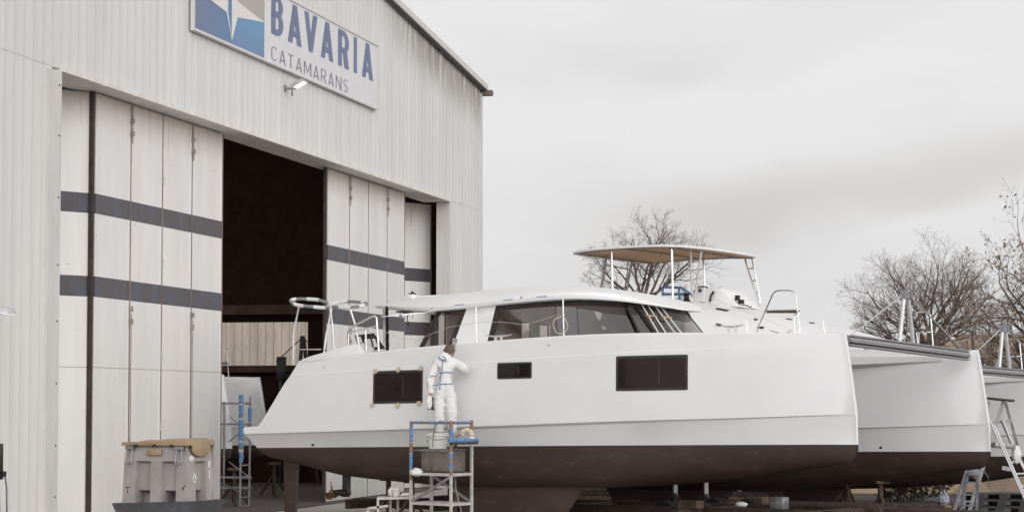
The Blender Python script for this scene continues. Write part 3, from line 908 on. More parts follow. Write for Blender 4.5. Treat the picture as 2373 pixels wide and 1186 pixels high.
# aft side window with its leaning frame
mb = MB()
for i0, i1 in ((-.0, .045), (.45, .52)):
    m_ = salon_strip(i0 if i0 >= 0 else 0, i1, 0, 1, -.004); mb.add(m_.v, m_.f)
    m_ = salon_strip(i0 if i0 >= 0 else 0, i1, 0, 1, .05); mb.add(m_.v, m_.f)
m_ = salon_strip(.0, .52, .93, 1, -.003); mb.add(m_.v, m_.f)
mb.bar((3.72, -1.95, 1.9), (3.72, -1.95, 2.78), .06, .06)
mb.bar((4.38, -1.95, 1.9), (4.38, -1.95, 2.78), .05, .05)
aw = obj('aft_window_frame', mb, M['dark'], cat1, smooth=False)
obj('pane', salon_strip(.045, .45, 0, .93, .012), glass_mat('clear_glass', (.62, .57, .55), .02), aw)
# inside of the salon
mb = MB()
mb.b2((3.9, -1.9, 1.75), (8.0, 1.9, 1.80))
mb.b2((5.9, .5, 1.8), (7.0, 1.7, 2.25)); mb.b2((5.35, -2.0, 1.8), (5.62, -1.6, 2.75))
mb.b2((6.4, -1.7, 1.8), (7.4, -.9, 2.18))
obj('salon_furniture', mb, M['cloudy'], cat1, bevel=.02)
def wall_with_holes(P, u0, u1, z0, z1, holes, th):
    """P(u, z, n) maps; rectangles left open: (ua, ub, za, zb)"""
    mb = MB()
    us = sorted({u0, u1} | {h[0] for h in holes} | {h[1] for h in holes}); zs = sorted({z0, z1} | {h[2] for h in holes} | {h[3] for h in holes})
    for a, b in zip(us, us[1:]):
        for c, d in zip(zs, zs[1:]):
            um, zm = (a + b) / 2, (c + d) / 2
            if any(h[0] < um < h[1] and h[2] < zm < h[3] for h in holes): continue
            mb.loft([[P(a, c, 0), P(b, c, 0), P(b, d, 0), P(a, d, 0)], [P(a, c, th), P(b, c, th), P(b, d, th), P(a, d, th)]])
    return mb
obj('aft_bulkhead', wall_with_holes(lambda u, z, n: V((3.84 + n, u, z)), -1.85, 1.99, 1.78, 2.80, [(.56, 1.26, 2.42, 2.77), (1.62, 1.96, 2.52, 2.76)], .04), M['cloudy'], cat1, smooth=False)
obj('port_lining', wall_with_holes(lambda u, z, n: V((u, 2.0 + n, z)), 3.9, 7.3, 1.78, 2.84, [(5.6, 6.1, 2.2, 2.42)], .03), M['cloudy'], cat1, smooth=False)
mb = MB(); mb.b2((3.885, -1.84, 1.8), (3.90, -.1, 2.76)); obj('bulkhead_panel', mb, M['gel2'], cat1)
# hard top
WROOF = [(1.75, 1.50), (2.2, 1.78), (3.0, 2.05), (3.8, 2.26), (5.0, 2.30), (6.6, 2.28), (7.2, 2.16), (7.65, 1.90), (8.0, 1.53), (8.25, 1.05), (8.38, .6), (8.44, .15)]
CROWN = [(1.75, 3.10), (2.5, 3.21), (3.87, 3.30), (5.0, 3.345), (6.0, 3.34), (6.85, 3.29), (7.5, 3.18), (8.0, 3.02), (8.44, 2.84)]
rings = []
xs = [1.75, 2.0, 2.4, 2.9, 3.4, 3.8, 4.4, 5.0, 5.6, 6.2, 6.8, 7.2, 7.5, 7.75, 7.95, 8.13, 8.27, 8.37, 8.42]
for x in xs:
    w = smooth_tab(WROOF, x); lo = top_z(x) - .015; c = smooth_tab(CROWN, x)
    e = .13 if x > 3.5 else .05 + .08 * max(0, (x - 1.75) / 1.75)
    e = min(e, (c - lo) * .8)
    half = [(w - .10, lo - .012), (w - .02, lo), (w, lo + e * .45), (w - .035, lo + e), (w * .90 - .05, lo + e + (c - lo - e) * .42), (w * .72, lo + e + (c - lo - e) * .72), (w * .4, lo + e + (c - lo - e) * .94)]
    rings.append([V((x, -y, z)) for y, z in half] + [V((x, 0, c))] + [V((x, y, z)) for y, z in reversed(half)])
mb = MB(); mb.loft(rings); obj('hard_top', mb, M['gel2'], cat1, sharp=32)
mb = MB(); mb.b2((2.45, -1.3, 3.17), (2.60, -1.12, 3.27)); mb.b2((2.3, -1.25, 3.14), (3.3, -.3, 3.235)); obj('hatch_garage', mb, M['gel2'], cat1, bevel=.02)
mb = MB(); mb.box((2.52, -1.2, 3.285), (.12, .09, .03)); mb.tube([(2.47, -1.2, 3.28), (2.52, -1.2, 3.33), (2.57, -1.2, 3.285)], .016, 6); obj('block', mb, M['black'], cat1)
mb = MB()
for x in (4.55, 5.75, 6.55, 3.84):
    w = smooth_tab(WROOF, x); z = top_z(x) + .012
    L = .12 if x != 3.84 else .03
    mb.bar((x - L, -smooth_tab(WROOF, x - L) - .004, z + .035), (x + L, -smooth_tab(WROOF, x + L) - .004, z + .042), .004, .014)
w = smooth_tab(WROOF, 6.05); mb.bar((6.05, -w - .004, 2.96), (6.09, -w - .004, 3.01), .004, .022)
obj('blue_tape', mb, M['bluetape'], cat1, smooth=False)
mb = MB(); mb.box((2.75, -1.4, 2.93), (.62, .5, .02), m=Matrix.Rotation(-.12, 3, 'Y')); pn = obj('ceiling_panel', mb, M['gel2'], cat1)
mb = MB(); mb.box((2.65, -1.45, 2.905), (.5, .34, .018), m=Matrix.Rotation(-.12, 3, 'Y'))
mb.tube([(2.72, -1.62, 2.90), (2.73, -1.62, 2.80), (2.70, -1.62, 2.72), (2.73, -1.62, 2.66), (2.74, -1.62, 2.58)], .012, 5)
mb.tube([(2.84, -1.62, 2.88), (2.87, -1.62, 2.80), (2.83, -1.62, 2.72)], .006, 5)
obj('hanging_cable', mb, M['black'], pn)
mb = MB(); mb.bar((2.44, -2.0, 1.8), (2.40, -2.0, 2.97), .07, .05); obj('roof_post', mb, M['steel'], cat1)
mb = MB(); mb.bar((2.475, -1.98, 1.8), (2.435, -1.98, 2.97), .035, .08); obj('roof_post', mb, M['black'], cat1)
# opened hatch in the windscreen and the two pairs of strapped poles
def ws(i, u, out=0.0): return salon_pt(i, u, -out)
hw = MB()
q = [ws(6.25, .92, .03), ws(6.75, .92, .03), ws(6.95, .25, .05), ws(6.35, .22, .05)]
rr = []
for i in range(4):
    a, b, c = q[i - 1], q[i], q[(i + 1) % 4]
    d1, d2 = (a - b).normalized(), (c - b).normalized()
    rr += [b + d1 * .09, b + d1 * .03 + d2 * .03, b + d2 * .09]
hw.tube(rr, .028, 8, True); oh = obj('windscreen_hatch', hw, M['black'], cat1)
mb = MB(); mb.poly(rr); obj('pane', mb, M['tint'], oh)
mb = MB(); mb.bar(ws(6.62, .9, .05), ws(6.86, .28, .07), .03, .02); obj('strut', mb, M['black'], oh)
for ia, ib in ((7.0, 7.25), (7.75, 8.0)):
    t1 = [ws(ia, .97, .05), ws(ia + .05, .1, .06)]; t2 = [ws(ib + .08, .97, .05), ws(ib + .13, .1, .06)]
    mb = MB(); mb.tube(t1, .013, 8); mb.tube(t2, .013, 8); po = obj('strapped_poles', mb, M['foamwhite'], cat1)
    mb = MB()
    for u in (.70, .17):
        a = t1[0].lerp(t1[1], 1 - u); b = t2[0].lerp(t2[1], 1 - u); d = (b - a) * .3
        mb.bar(a - d + V((0, -.02, .01)), b + d + V((0, -.02, .01)), .035, .03)
    obj('batten', mb, M['wood'], po)
# stanchions, wire, rope coil, cleats
for x in (5.9, 7.93, 11.76, 13.2):
    h = .70 if x < 9 else .22
    mb = MB(); mb.tube([(x, -HB - side_w(x, deck_z(x)) + .10, deck_z(x)), (x - .02, -HB - side_w(x, deck_z(x)) + .09, deck_z(x) + h)], .014 if x < 9 else .011, 8)
    obj('stanchion', mb, M['steel'], cat1)
yy = -3.56
mb = MB()
pw = [(3.28, -3.25, 2.64), (3.6, -3.3, 2.72), (4.3, -3.4, 2.70)]
mb.tube([(4.35, yy, 2.05), (4.7, yy, 2.2), (5.2, yy, 2.34), (5.9, yy, 2.42), (6.5, yy, 2.40), (7.0, yy, 2.33), (7.4, yy, 2.40), (7.8, yy, 2.5), (7.95, yy, 2.49)], .0045, 5)
for dr in (.155, .17):
    mb.tube([V((7.86 + dr * math.cos(a), yy - .02 - .02 * math.sin(3 * a), 2.29 + dr * math.sin(a))) for a in [i * PI / 14 for i in range(28)]], .006, 5, True)
obj('rope_coil', mb, mat('beige_rope', (.55, .50, .44), .8, var=.1), cat1)
mb = MB(); mb.tube([(3.24, -3.2, 2.64), (3.6, -3.0, 2.68), (3.9, -2.6, 2.74), (4.0, -2.3, 2.82)], .005, 4)
mb.tube([(3.3, -3.2, 2.35), (3.7, -3.2, 2.2), (4.3, -3.2, 2.12)], .005, 4)
mb.box((3.58, -3.0, 2.66), (.05, .05, .06)); obj('guard_wire', mb, M['steel'], cat1)
for x0 in (6.28, 11.5):
    w_ = .32 if x0 < 8 else .24
    mb = MB(); z = deck_z(x0)
    mb.tube([(x0 - w_, -3.38, z + .14), (x0 - w_ * .5, -3.38, z + .115), (x0, -3.38, z + .11), (x0 + w_ * .5, -3.38, z + .115), (x0 + w_, -3.38, z + .135)], [.008, .016, .018, .016, .008], 8)
    for d in (-.07, .07): mb.bar((x0 + d, -3.38, z - .02), (x0 + d, -3.38, z + .11), .045, .03)
    obj('cleat', mb, M['steel'], cat1)
mb = MB(); mb.lathe([(.16, 0), (.15, .05), (.10, .09), (.02, .105)], (12.2, -2.3, 2.04), 18); obj('deck_hatch_dome', mb, M['gel2'], cat1)
# helm seats: two padded rings on tube legs, gate rail, instrument board
rings_ = [[(.98, -3.35, 3.04), (1.04, -3.2, 3.09), (1.42, -3.05, 3.07), (1.66, -2.98, 3.0), (1.80, -2.95, 2.94), (1.70, -3.1, 2.89), (1.45, -3.25, 2.91), (1.15, -3.35, 2.95)],
          [(1.92, -3.2, 2.92), (2.10, -3.05, 3.0), (2.45, -2.95, 2.99), (2.68, -3.0, 2.95), (2.74, -3.12, 2.90), (2.62, -3.25, 2.865), (2.4, -3.32, 2.85), (2.1, -3.3, 2.88)]]
sr = MB()
sr.tube([(1.19, -3.34, 2.94), (1.06, -3.34, 2.37), (1.07, -3.34, 1.70)], .02, 8)
sr.tube([(1.80, -3.0, 2.93), (1.69, -3.05, 2.33), (1.67, -3.1, 1.85)], .02, 8)
sr.tube([(1.90, -3.2, 2.90), (1.96, -3.2, 2.59), (2.03, -3.2, 1.95)], .02, 8)
sr.tube([(2.50, -3.3, 2.85), (2.60, -3.25, 2.52), (2.70, -3.2, 1.98)], .02, 8)
sr.tube([(1.1, -3.3, 2.03), (1.6, -3.1, 2.03)], .014, 8)
so = obj('stern_seat_frame', sr, M['steel'], cat1)
def curve_pts(ctrl, n=6):
    out = []; N = len(ctrl)
    for i in range(N):
        p0, p1, p2, p3 = [V(ctrl[(i + k_) % N]) for k_ in (-1, 0, 1, 2)]
        for k_ in range(n):
            t = k_ / n
            out.append(.5 * ((2 * p1) + (p2 - p0) * t + (2 * p0 - 5 * p1 + 4 * p2 - p3) * t * t + (3 * p1 - p0 - 3 * p2 + p3) * t ** 3))
    return out
for ri, rg_ in enumerate(rings_):
    pts = curve_pts(rg_); N = len(pts)
    mb = MB(); mb.tube(pts, .034, 10, True); pad = obj('padded_ring', mb, M['foamgrey'], so)
    mb = MB()
    for a, L in ((0, 5), (9, 4), (19, 7), (30, 5), (39, 5)) if ri == 0 else ((1, 7), (14, 3), (24, 4), (33, 6), (43, 4)):
        mb.tube([pts[(a + j) % N] for j in range(L + 1)], .0385, 10)
    obj('white_wrap', mb, M['foamwhite'], pad)
mb = MB()
mb.tube([(2.51, -3.35, 1.95), (2.51, -3.35, 2.33), (2.63, -3.35, 2.46), (3.14, -3.35, 2.64), (3.20, -3.35, 2.645), (3.24, -3.35, 2.60), (3.31, -3.35, 1.93)], .022, 8)
mb.tube([(2.51, -3.35, 2.33), (3.27, -3.35, 2.45)], .015, 8)
mb.tube([(2.9, -3.35, 2.39), (2.97, -3.36, 2.36), (3.0, -3.36, 1.93)], .018, 8)
obj('gate_rail', mb, M['steel'], cat1)
mb = MB(); rt_ = Matrix.Rotation(.5, 3, 'Y')
mb.loft([[V((2.10, -2.62, 2.33)), V((2.46, -2.62, 2.35)), V((2.74, -2.62, 2.05)), V((2.24, -2.62, 2.0))], [V((2.12, -2.45, 2.36)), V((2.48, -2.45, 2.38)), V((2.78, -2.45, 2.05)), V((2.26, -2.45, 2.0))]])
ip = obj('helm_board', mb, M['black'], cat1)
mb = MB()
def hb(a, b, c, d): mb.quad(*[V((x, -2.628, z)) for x, z in (a, b, c, d)])
hb((2.17, 2.30), (2.26, 2.31), (2.32, 2.19), (2.23, 2.17)); hb((2.22, 2.16), (2.36, 2.18), (2.41, 2.05), (2.26, 2.03)); hb((2.36, 2.24), (2.52, 2.25), (2.58, 2.07), (2.43, 2.05)); hb((2.57, 2.25), (2.64, 2.25), (2.72, 2.08), (2.62, 2.07))
obj('white_sheet', mb, M['foamwhite'], ip)
mb = MB(); mb.b2((2.2, -2.7, 1.8), (3.6, -2.2, 1.99)); obj('cockpit_seat', mb, M['foamgrey'], cat1)

# ---------------------------------------------------------------- the flybridge boat behind: coachroof, console, canopy
CR = [(.9, 2.6, 2.2), (1.2, 3.3, 2.25), (2.0, 3.62, 2.3), (3.5, 3.82, 2.3), (5.0, 3.84, 2.3), (5.6, 3.80, 2.28), (6.26, 3.70, 2.24), (7.0, 3.55, 2.2), (7.9, 3.34, 2.1), (8.6, 3.18, 2.0), (9.3, 3.02, 1.9), (10.0, 2.83, 1.75), (10.5, 2.62, 1.6), (10.9, 2.36, 1.4), (11.15, 2.05, 1.2)]
rings = []
for x, zc, w in CR:
    r = []
    for i in range(17):
        a = PI * i / 16
        cy, sz = math.cos(a), math.sin(a)
        r.append(V((x, -w * math.copysign(abs(cy) ** .55, cy), 1.8 + (zc - 1.8) * sz ** .55)))
    rings.append(r)
mb = MB(); mb.loft(rings, closed=False); obj('coachroof', mb, M['gel2'], cat2, sharp=50)
mb = MB()
for y in (-1.75,):
    mb.tube([(7.0, y, smooth_tab([(a, b) for a, b, c in CR], 7.0) - .36), (8.0, y, 3.0), (9.2, y, 2.70), (10.2, y, 2.36)], .014, 5)
for x, z in ((7.1, 3.17), (8.0, 3.02), (9.15, 2.74), (9.7, 2.56)): mb.box((x, -1.76, z), (.16, .05, .05))
obj('jib_track', mb, M['black'], cat2)
mb = MB()
for x, y, L in ((6.75, -1.35, .30), (7.0, -1.95, .12), (7.75, -1.5, .06), (8.2, -.7, .10), (8.6, -.3, .08)):
    zc = smooth_tab([(a, b) for a, b, c in CR], x); w = smooth_tab([(a, c) for a, b, c in CR], x)
    def sz(xx):
        zz = smooth_tab([(a, b) for a, b, c in CR], xx); ww = smooth_tab([(a, c) for a, b, c in CR], xx)
        return 1.8 + (zz - 1.8) * max(0, 1 - min(1, abs(y) / ww) ** (2 / .55)) ** (.275)
    mb.loft([[V((xx, y + d, sz(xx) + h)) for d, h in ((-.07, -.01), (-.07, .018), (.07, .018), (.07, -.01))] for xx in (x - L / 2, x + L / 2)])
obj('deck_fitting', mb, M['black'], cat2)
# helm console and winches on the flybridge
mb = MB(); mb.loft([[V((5.62, y, 3.7)), V((5.62, y, 4.14)), V((6.22, y, 4.10)), V((6.42, y, 3.92)), V((6.75, y, 3.62))] for y in (-.55, .6)])
con = obj('helm_console', mb, M['gel2'], cat2, bevel=.025)
mb = MB(); mb.loft([[V((5.52 + .0, -.62, 3.78)), V((5.52, -.62, 3.9))] + [V((5.80 + .28 * math.cos(a), -.62, 3.88 + .27 * math.sin(a))) for a in [PI - i * PI / 12 for i in range(0, 7)]] + [V((5.80, -.62, 3.78))],
        [V((5.52, -.56, 3.78)), V((5.52, -.56, 3.9))] + [V((5.80 + .28 * math.cos(a), -.56, 3.88 + .27 * math.sin(a))) for a in [PI - i * PI / 12 for i in range(0, 7)]] + [V((5.80, -.56, 3.78))]])
obj('console_end', mb, M['gel'], con)
mb = MB(); mb.tube([V((5.78 + .30 * math.cos(a), -.66, 3.86 + .30 * math.sin(a))) for a in [PI * .95 - i * PI / 16 for i in range(11)]], .016, 6); obj('steering_wheel', mb, M['black'], con)
mb = MB()
for x, y in ((5.95, -.62),): mb.tube([(x + .02, y, 3.78), (x + .05, y, 3.92), (x + .13, y, 4.02)], [.03, .025, .035], 6)
mb.box((6.62, -.4, 3.86), (.1, .08, .12)); mb.box((6.72, -.4, 3.76), (.12, .1, .1))
for i in range(3): mb.box((6.82 + .09 * i, -.45, 3.68 - .03 * i), (.06, .05, .03))
mb.lathe([(.04, 0), (.04, .03)], (5.72, -.68, 4.06), 10, 'Y')
obj('throttle', mb, M['black'], con)
for x, y in ((5.12, -.3), (5.48, -.35)):
    mb = MB(); mb.lathe([(.10, 0), (.10, .05), (.065, .09), (.06, .19), (.085, .22), (.085, .25), (.03, .26)], (x, y, 3.80), 18)
    obj('winch', mb, M['black'], cat2)
mb = MB()
mb.tube([(4.32, -.1, 4.02), (4.30, -.1, 4.19), (4.36, -.1, 4.235), (4.86, -.1, 4.20), (4.98, -.1, 4.10), (4.98, -.1, 4.0), (4.9, -.1, 4.035), (4.32, -.1, 4.06)], .035, 8)
mb.tube([(4.78, -.1, 4.2), (4.8, -.1, 3.9)], .03, 8)
mb.tube([(4.86, -.1, 4.20), (5.1, .1, 4.0)], .03, 8)
obj('taped_rail', mb, M['bluetape'], cat2)
# sun canopy
def can_z(x, y):
    return 5.04 + .11 * (1 - ((x - 4.3) / 2.2) ** 2) * (1 - (y / 2.6) ** 2) - .05 * abs((x - 4.3) / 2) ** 3
cx0, cx1, cyw = 2.55, 6.12, 2.0
N1, N2 = 18, 14
def can_pt(i, j, dz):
    u, v = i / N1 * 2 - 1, j / N2 * 2 - 1
    # superellipse-like rounded corners
    k_ = 1 - .10 * (abs(u) ** 4) * (abs(v) ** 2) - .0
    x = (cx0 + cx1) / 2 + (cx1 - cx0) / 2 * u * (1 - .10 * abs(v) ** 4); y = cyw * v * (1 - .12 * abs(u) ** 4)
    return V((x, y, can_z(x, y) + dz))
mb = MB(); g = [[can_pt(i, j, .0) for i in range(N1 + 1)] for j in range(N2 + 1)]; W_ = N1 + 1
mb.add([p for r in g for p in r], [(j * W_ + i, j * W_ + i + 1, (j + 1) * W_ + i + 1, (j + 1) * W_ + i) for j in range(N2) for i in range(N1)])
can = obj('canopy', mb, M['tan'], cat2, sharp=60)
mb = MB(); g = [[can_pt(i, j, .045 if 0 < i < N1 and 0 < j < N2 else .012) for i in range(N1 + 1)] for j in range(N2 + 1)]
mb.add([p for r in g for p in r], [(j * W_ + i, j * W_ + i + 1, (j + 1) * W_ + i + 1, (j + 1) * W_ + i) for j in range(N2) for i in range(N1)])
rim = [can_pt(i, 0, .012) for i in range(N1 + 1)] + [can_pt(N1, j, .012) for j in range(1, N2 + 1)] + [can_pt(i, N2, .012) for i in range(N1 - 1, -1, -1)] + [can_pt(0, j, .012) for j in range(N2 - 1, 0, -1)]
mb.tube(rim, .03, 8, True)
obj('canopy_top', mb, M['gel2'], can)
mb = MB()
def bow_t(y0, y1, x):
    mb.tube([V((x, y0 + (y1 - y0) * i / 8, can_z(x, y0 + (y1 - y0) * i / 8) - .04 - .02 * math.sin(PI * i / 8))) for i in range(9)], .022, 6)
for x in (2.9, 4.3, 5.5): bow_t(-1.7, 1.7, x)
for y in (-1.78, 1.78): mb.tube([V((2.75 + 3.1 * i / 10, y, can_z(2.75 + 3.1 * i / 10, y) - .03)) for i in range(11)], .014, 6)
obj('canopy_frame', mb, M['galv'], can)
legs = [((3.82, -1.7, 5.05), (3.83, -1.7, 3.75)), ((5.54, -1.7, 5.05), (5.56, -1.7, 3.7)),
        ((4.07, 1.7, 5.12), (4.11, 1.7, 3.7)), ((4.85, 1.0, 5.15), (4.9, 1.0, 3.75))]
for a, b in legs:
    a = V(a); a.z = can_z(a.x, a.y) - .02
    if a.x < cx0 + .15: continue
    mb = MB(); mb.tube([a, b], .028, 8); obj('canopy_leg', mb, M['steel'], can)
for a, b in (((2.97, -.6), (2.68, -.6)), ((2.78, .9), (2.52, .9))):
    mb = MB(); mb.tube([V((*a, can_z(*a) - .03)), V((*b, 3.75))], .027, 8); obj('canopy_leg', mb, M['galv'], can)
mb = MB(); mb.tube([(2.90, -.6, 4.83), (2.70, .9, 4.83)], .016, 6); obj('canopy_stretcher', mb, M['galv'], can)
def ladder_leg(p0, p1, q0, q1, rungs, parent, m):
    mb = MB(); mb.tube([p0, p1], .026, 8)
    q0, q1 = V(q0), V(q1)
    mb.tube([q0, q0.lerp(q1, .8), V(p1).lerp(q1, .3) + V((0, 0, .12)), V(p1) + V((0, 0, .05))], .026, 8)
    for u in rungs: mb.tube([V(p0).lerp(V(p1), u), q0.lerp(q1, u)], .016, 6)
    obj('canopy_ladder', mb, m, parent)
ladder_leg((5.96, -1.0, 5.0), (5.74, -1.0, 3.7), (5.66, -1.0, 5.06), (5.68, -1.0, 3.95), (.22, .46, .70), can, M['alupale'])
ladder_leg((5.62, 1.75, 5.06), (6.08, 1.7, 3.80), (5.84, 1.75, 5.04), (6.1, 1.7, 3.9), (.24, .5, .76), can, M['steel'])
# stanchion and guard wire forward, a wrapped white bundle at the bow
mb = MB(); mb.tube([(9.0, -1.9, 2.0), (9.0, -1.9, 2.75)], .012, 6); mb.tube([(4.0, -1.9, 4.05), (6.4, -1.9, 3.9), (9.0, -1.9, 2.9)], .004, 4)
obj('guard_wire', mb, M['steel'], cat2)
rng = random.Random(8)
mb = MB(); c = V((10.9, -1.7, 2.42))
def lump(mb, c, r, seed, sc=(1, 1, 1), n=12, m=8):
    rr = []
    for j in range(1, m):
        a = PI * j / m
        rr.append([V((math.sin(a) * math.cos(b), math.sin(a) * math.sin(b), -math.cos(a))) for b in [2 * PI * i / n for i in range(n)]])
    rr = [[c + V((p.x * sc[0], p.y * sc[1], p.z * sc[2])) * r * (1 + .35 * noise.noise(p * 1.9 + V((seed, seed * .7, 0)))) for p in ring] for ring in rr]
    mb.loft(rr)
lump(mb, c, .16, 3.1, (1.4, .8, 1.0)); obj('wrapped_bundle', mb, M['rag'], cat2)
# ================================================================ ground and far things
m, nt, b = nodes('yard_ground')
f = nz(nt, .35, 8, .65); g = nz(nt, 9, 6, .7)
c = mixc(nt, ramp(nt, f, .35, .65), (.062, .053, .047), (.10, .088, .078))
c = mixc(nt, mth(nt, 'MULTIPLY', ramp(nt, g, .45, .7), .5), c, (.07, .06, .053))
nt.links.new(c, b.inputs['Base Color']); b.inputs['Roughness'].default_value = .9
bp = nt.nodes.new('ShaderNodeBump'); bp.inputs['Strength'].default_value = .5; bp.inputs['Distance'].default_value = .03
nt.links.new(g, bp.inputs['Height']); nt.links.new(bp.outputs[0], b.inputs['Normal'])
mb = MB(); mb.quad((-900, -300, 0), (900, -300, 0), (900, 1500, 0), (-900, 1500, 0))
tag(obj('ground', mb, m), kind='structure')
M['hillm'] = mat('dry_hillside', (.36, .27, .19), .95, var=.25, scale=.12)
mb = MB(); vs = []; NX = 60
for j, (d, h) in enumerate(((250, -2), (262, 6.5), (280, 10.2), (300, 11.0), (340, 10.6), (380, -2))):
    for i in range(NX + 1):
        x = -80 + 340 * i / NX
        edge = max(0.0, min(1.0, (x - 32) / 16)) if h > 0 else 1
        vs.append(V((x, d, (h * edge if h > 0 else h) + (noise.noise(V((x * .05, d * .05, 0))) * .8 if h > 0 else 0))))
W_ = NX + 1
mb.add(vs, [(j * W_ + i, j * W_ + i + 1, (j + 1) * W_ + i + 1, (j + 1) * W_ + i) for j in range(5) for i in range(NX)])
tag(obj('hillside', mb, M['hillm']), kind='structure')

# ---------------------------------------------------------------- trees
def grow(rng, trunk, twigs, leaves, p, d, L, r, level, maxl, up, cut, leafy, kids, curl=.16, twig_r=.009, ls=1.0):
    n = max(3, int(5 if level < 2 else 4))
    pts, rs = [p.copy()], [r]
    q = p.copy(); dd = d.copy()
    tgt = V((0, 0, 1))
    for i in range(n):
        dd = (dd + V((rng.gauss(0, curl), rng.gauss(0, curl), rng.gauss(0, curl * .7))) + tgt * up).normalized()
        q = q + dd * (L / n)
        pts.append(q.copy()); rs.append(max(twig_r * .7, r * (1 - .78 * (i + 1) / n)))
    (trunk if level < cut else twigs).tube(pts, rs, 7 if level < 1 else (5 if level < 2 else 3))
    if level >= maxl:
        if leafy:
            for _ in range(leafy):
                u = rng.uniform(.2, 1); k_ = min(int(u * n), n - 1)
                c = pts[k_].lerp(pts[k_ + 1], rng.random())
                a = V((rng.gauss(0, 1), rng.gauss(0, 1), rng.gauss(0, .8) - .5)).normalized(); s = a.orthogonal().normalized()
                s = (s + a.cross(s) * rng.gauss(0, 1)).normalized()
                l, w = rng.uniform(.07, .16) * ls, rng.uniform(.018, .035) * ls
                leaves.add([c, c + a * l * .5 + s * w, c + a * l, c + a * l * .5 - s * w], [(0, 1, 2, 3)])
        return
    nk = kids[level]
    for k_ in range(nk):
        u = .22 + .78 * (k_ + rng.random() * .8) / nk
        u = min(u, .99)
        i = min(int(u * n), n - 1); c = pts[i].lerp(pts[i + 1], u * n - i)
        t = (pts[i + 1] - pts[i]).normalized()
        s = t.orthogonal().normalized(); ang = k_ * 2.4 + rng.uniform(-.5, .5)
        s = Matrix.Rotation(ang, 3, t) @ s
        a = rng.uniform(.5, .95)
        nd = (t * math.cos(a) + s * math.sin(a)).normalized()
        grow(rng, trunk, twigs, leaves, c, nd, L * rng.uniform(.42, .66) * (1.12 - .5 * u), max(twig_r, rs[i] * .55), level + 1, maxl, up * .8, cut, leafy, kids, curl, twig_r, ls)
def tree(label, base, fork, limbs, seed, cat_name='tree', group=None, leafy=0, kids=(8, 6, 5), up=.06, rtrunk=.16, twig_r=.009, maxl=3, ls=1.0, lm='leaf', k=1.0):
    """limbs: list of (azimuth deg, tilt from vertical deg, length)"""
    rng = random.Random(seed)
    tr, tw, lv = MB(), MB(), MB()
    b0 = V(base); top = b0 + V((0, 0, fork))
    tr.tube([b0, b0.lerp(top, .3) + V((.04, 0, 0)), b0.lerp(top, .7), top], [rtrunk * 1.4, rtrunk * 1.1, rtrunk, rtrunk * .95], 10)
    for az, ti, L in limbs:
        a, t = math.radians(az), math.radians(ti)
        L = L * k * (.70 if ti < 30 else .88)
        d = V((math.sin(t) * math.cos(a), math.sin(t) * math.sin(a), math.cos(t)))
        grow(rng, tr, tw, lv, top - V((0, 0, rng.uniform(0, .35))), d, L, rtrunk * rng.uniform(.42, .6), 0, maxl, up, 2, leafy, kids, twig_r=twig_r, ls=ls)
    for mm in (tr, tw, lv):
        for v in mm.v: v -= b0
    t_ = thing('tree', label, 'tree', b0, 0, group)
    obj('trunk', tr, M['bark'], t_, weld=False, smooth=True)
    cr = obj('crown', tw, M['twig'], t_, weld=False)
    if leafy: obj('leaves', lv, M[lm], cr, weld=False, smooth=False)
    return t_
def gp(px, D): return V((at(px, 940, D).x, D, 0))
TG = 'trees behind the boats'
tree('bare tree rising behind the tan canopy of the second boat', gp(1492, 86), 6.1,
     [(180, 58, 2.7), (150, 40, 2.9), (100, 14, 3.6), (20, 10, 3.7), (60, 30, 3.3), (0, 46, 3.0), (350, 66, 2.8), (200, 22, 3.5), (300, 38, 3.0), (185, 74, 2.3), (5, 78, 2.6)], 11, group=TG, rtrunk=.12, kids=(7, 6, 6), twig_r=.0045)
tree('rounded bare tree with a dense fan of limbs right of centre behind the striker', gp(2150, 95), 4.6,
     [(180, 62, 3.2), (170, 44, 3.7), (120, 26, 4.4), (60, 10, 4.9), (200, 20, 4.6), (20, 22, 4.7), (0, 38, 4.2), (340, 56, 3.5), (270, 30, 4.2), (185, 78, 2.9), (0, 76, 3.0), (90, 40, 4.0), (300, 48, 3.6)], 23, group=TG, rtrunk=.16, kids=(10, 8, 6), twig_r=.0048, k=1.04)
tree('tall tree with brown dry leaves cut by the right edge of the photo', gp(2520, 76), 2.2,
     [(180, 40, 4.8), (175, 22, 5.6), (150, 32, 5.2), (90, 12, 6.2), (10, 28, 5.2), (190, 56, 4.2), (210, 14, 6.2), (260, 28, 5.0), (180, 66, 3.6)], 5, group=TG, rtrunk=.2, leafy=1, kids=(9, 6, 5), ls=1.05, twig_r=.006, k=1.2)
tree('low tangled tree with sparse leaves beneath the tall leafy one', gp(2345, 84), .9,
     [(180, 40, 4.2), (175, 20, 4.8), (150, 30, 4.2), (90, 10, 5.0), (10, 20, 4.9), (190, 58, 3.6), (0, 45, 4.4), (260, 28, 4.2), (5, 64, 3.6), (185, 70, 2.8)], 31, group=TG, rtrunk=.17, leafy=1, kids=(9, 7, 5), ls=1.0, twig_r=.0055, k=1.2)
tree('thin bushy tree with crossing stems left of the low tangled one', gp(2225, 99), 1.2,
     [(180, 46, 3.6), (150, 20, 4.2), (60, 12, 4.4), (10, 30, 4.2), (0, 55, 3.6), (200, 66, 3.0)], 41, group=TG, rtrunk=.11, kids=(7, 6, 5), twig_r=.0055)
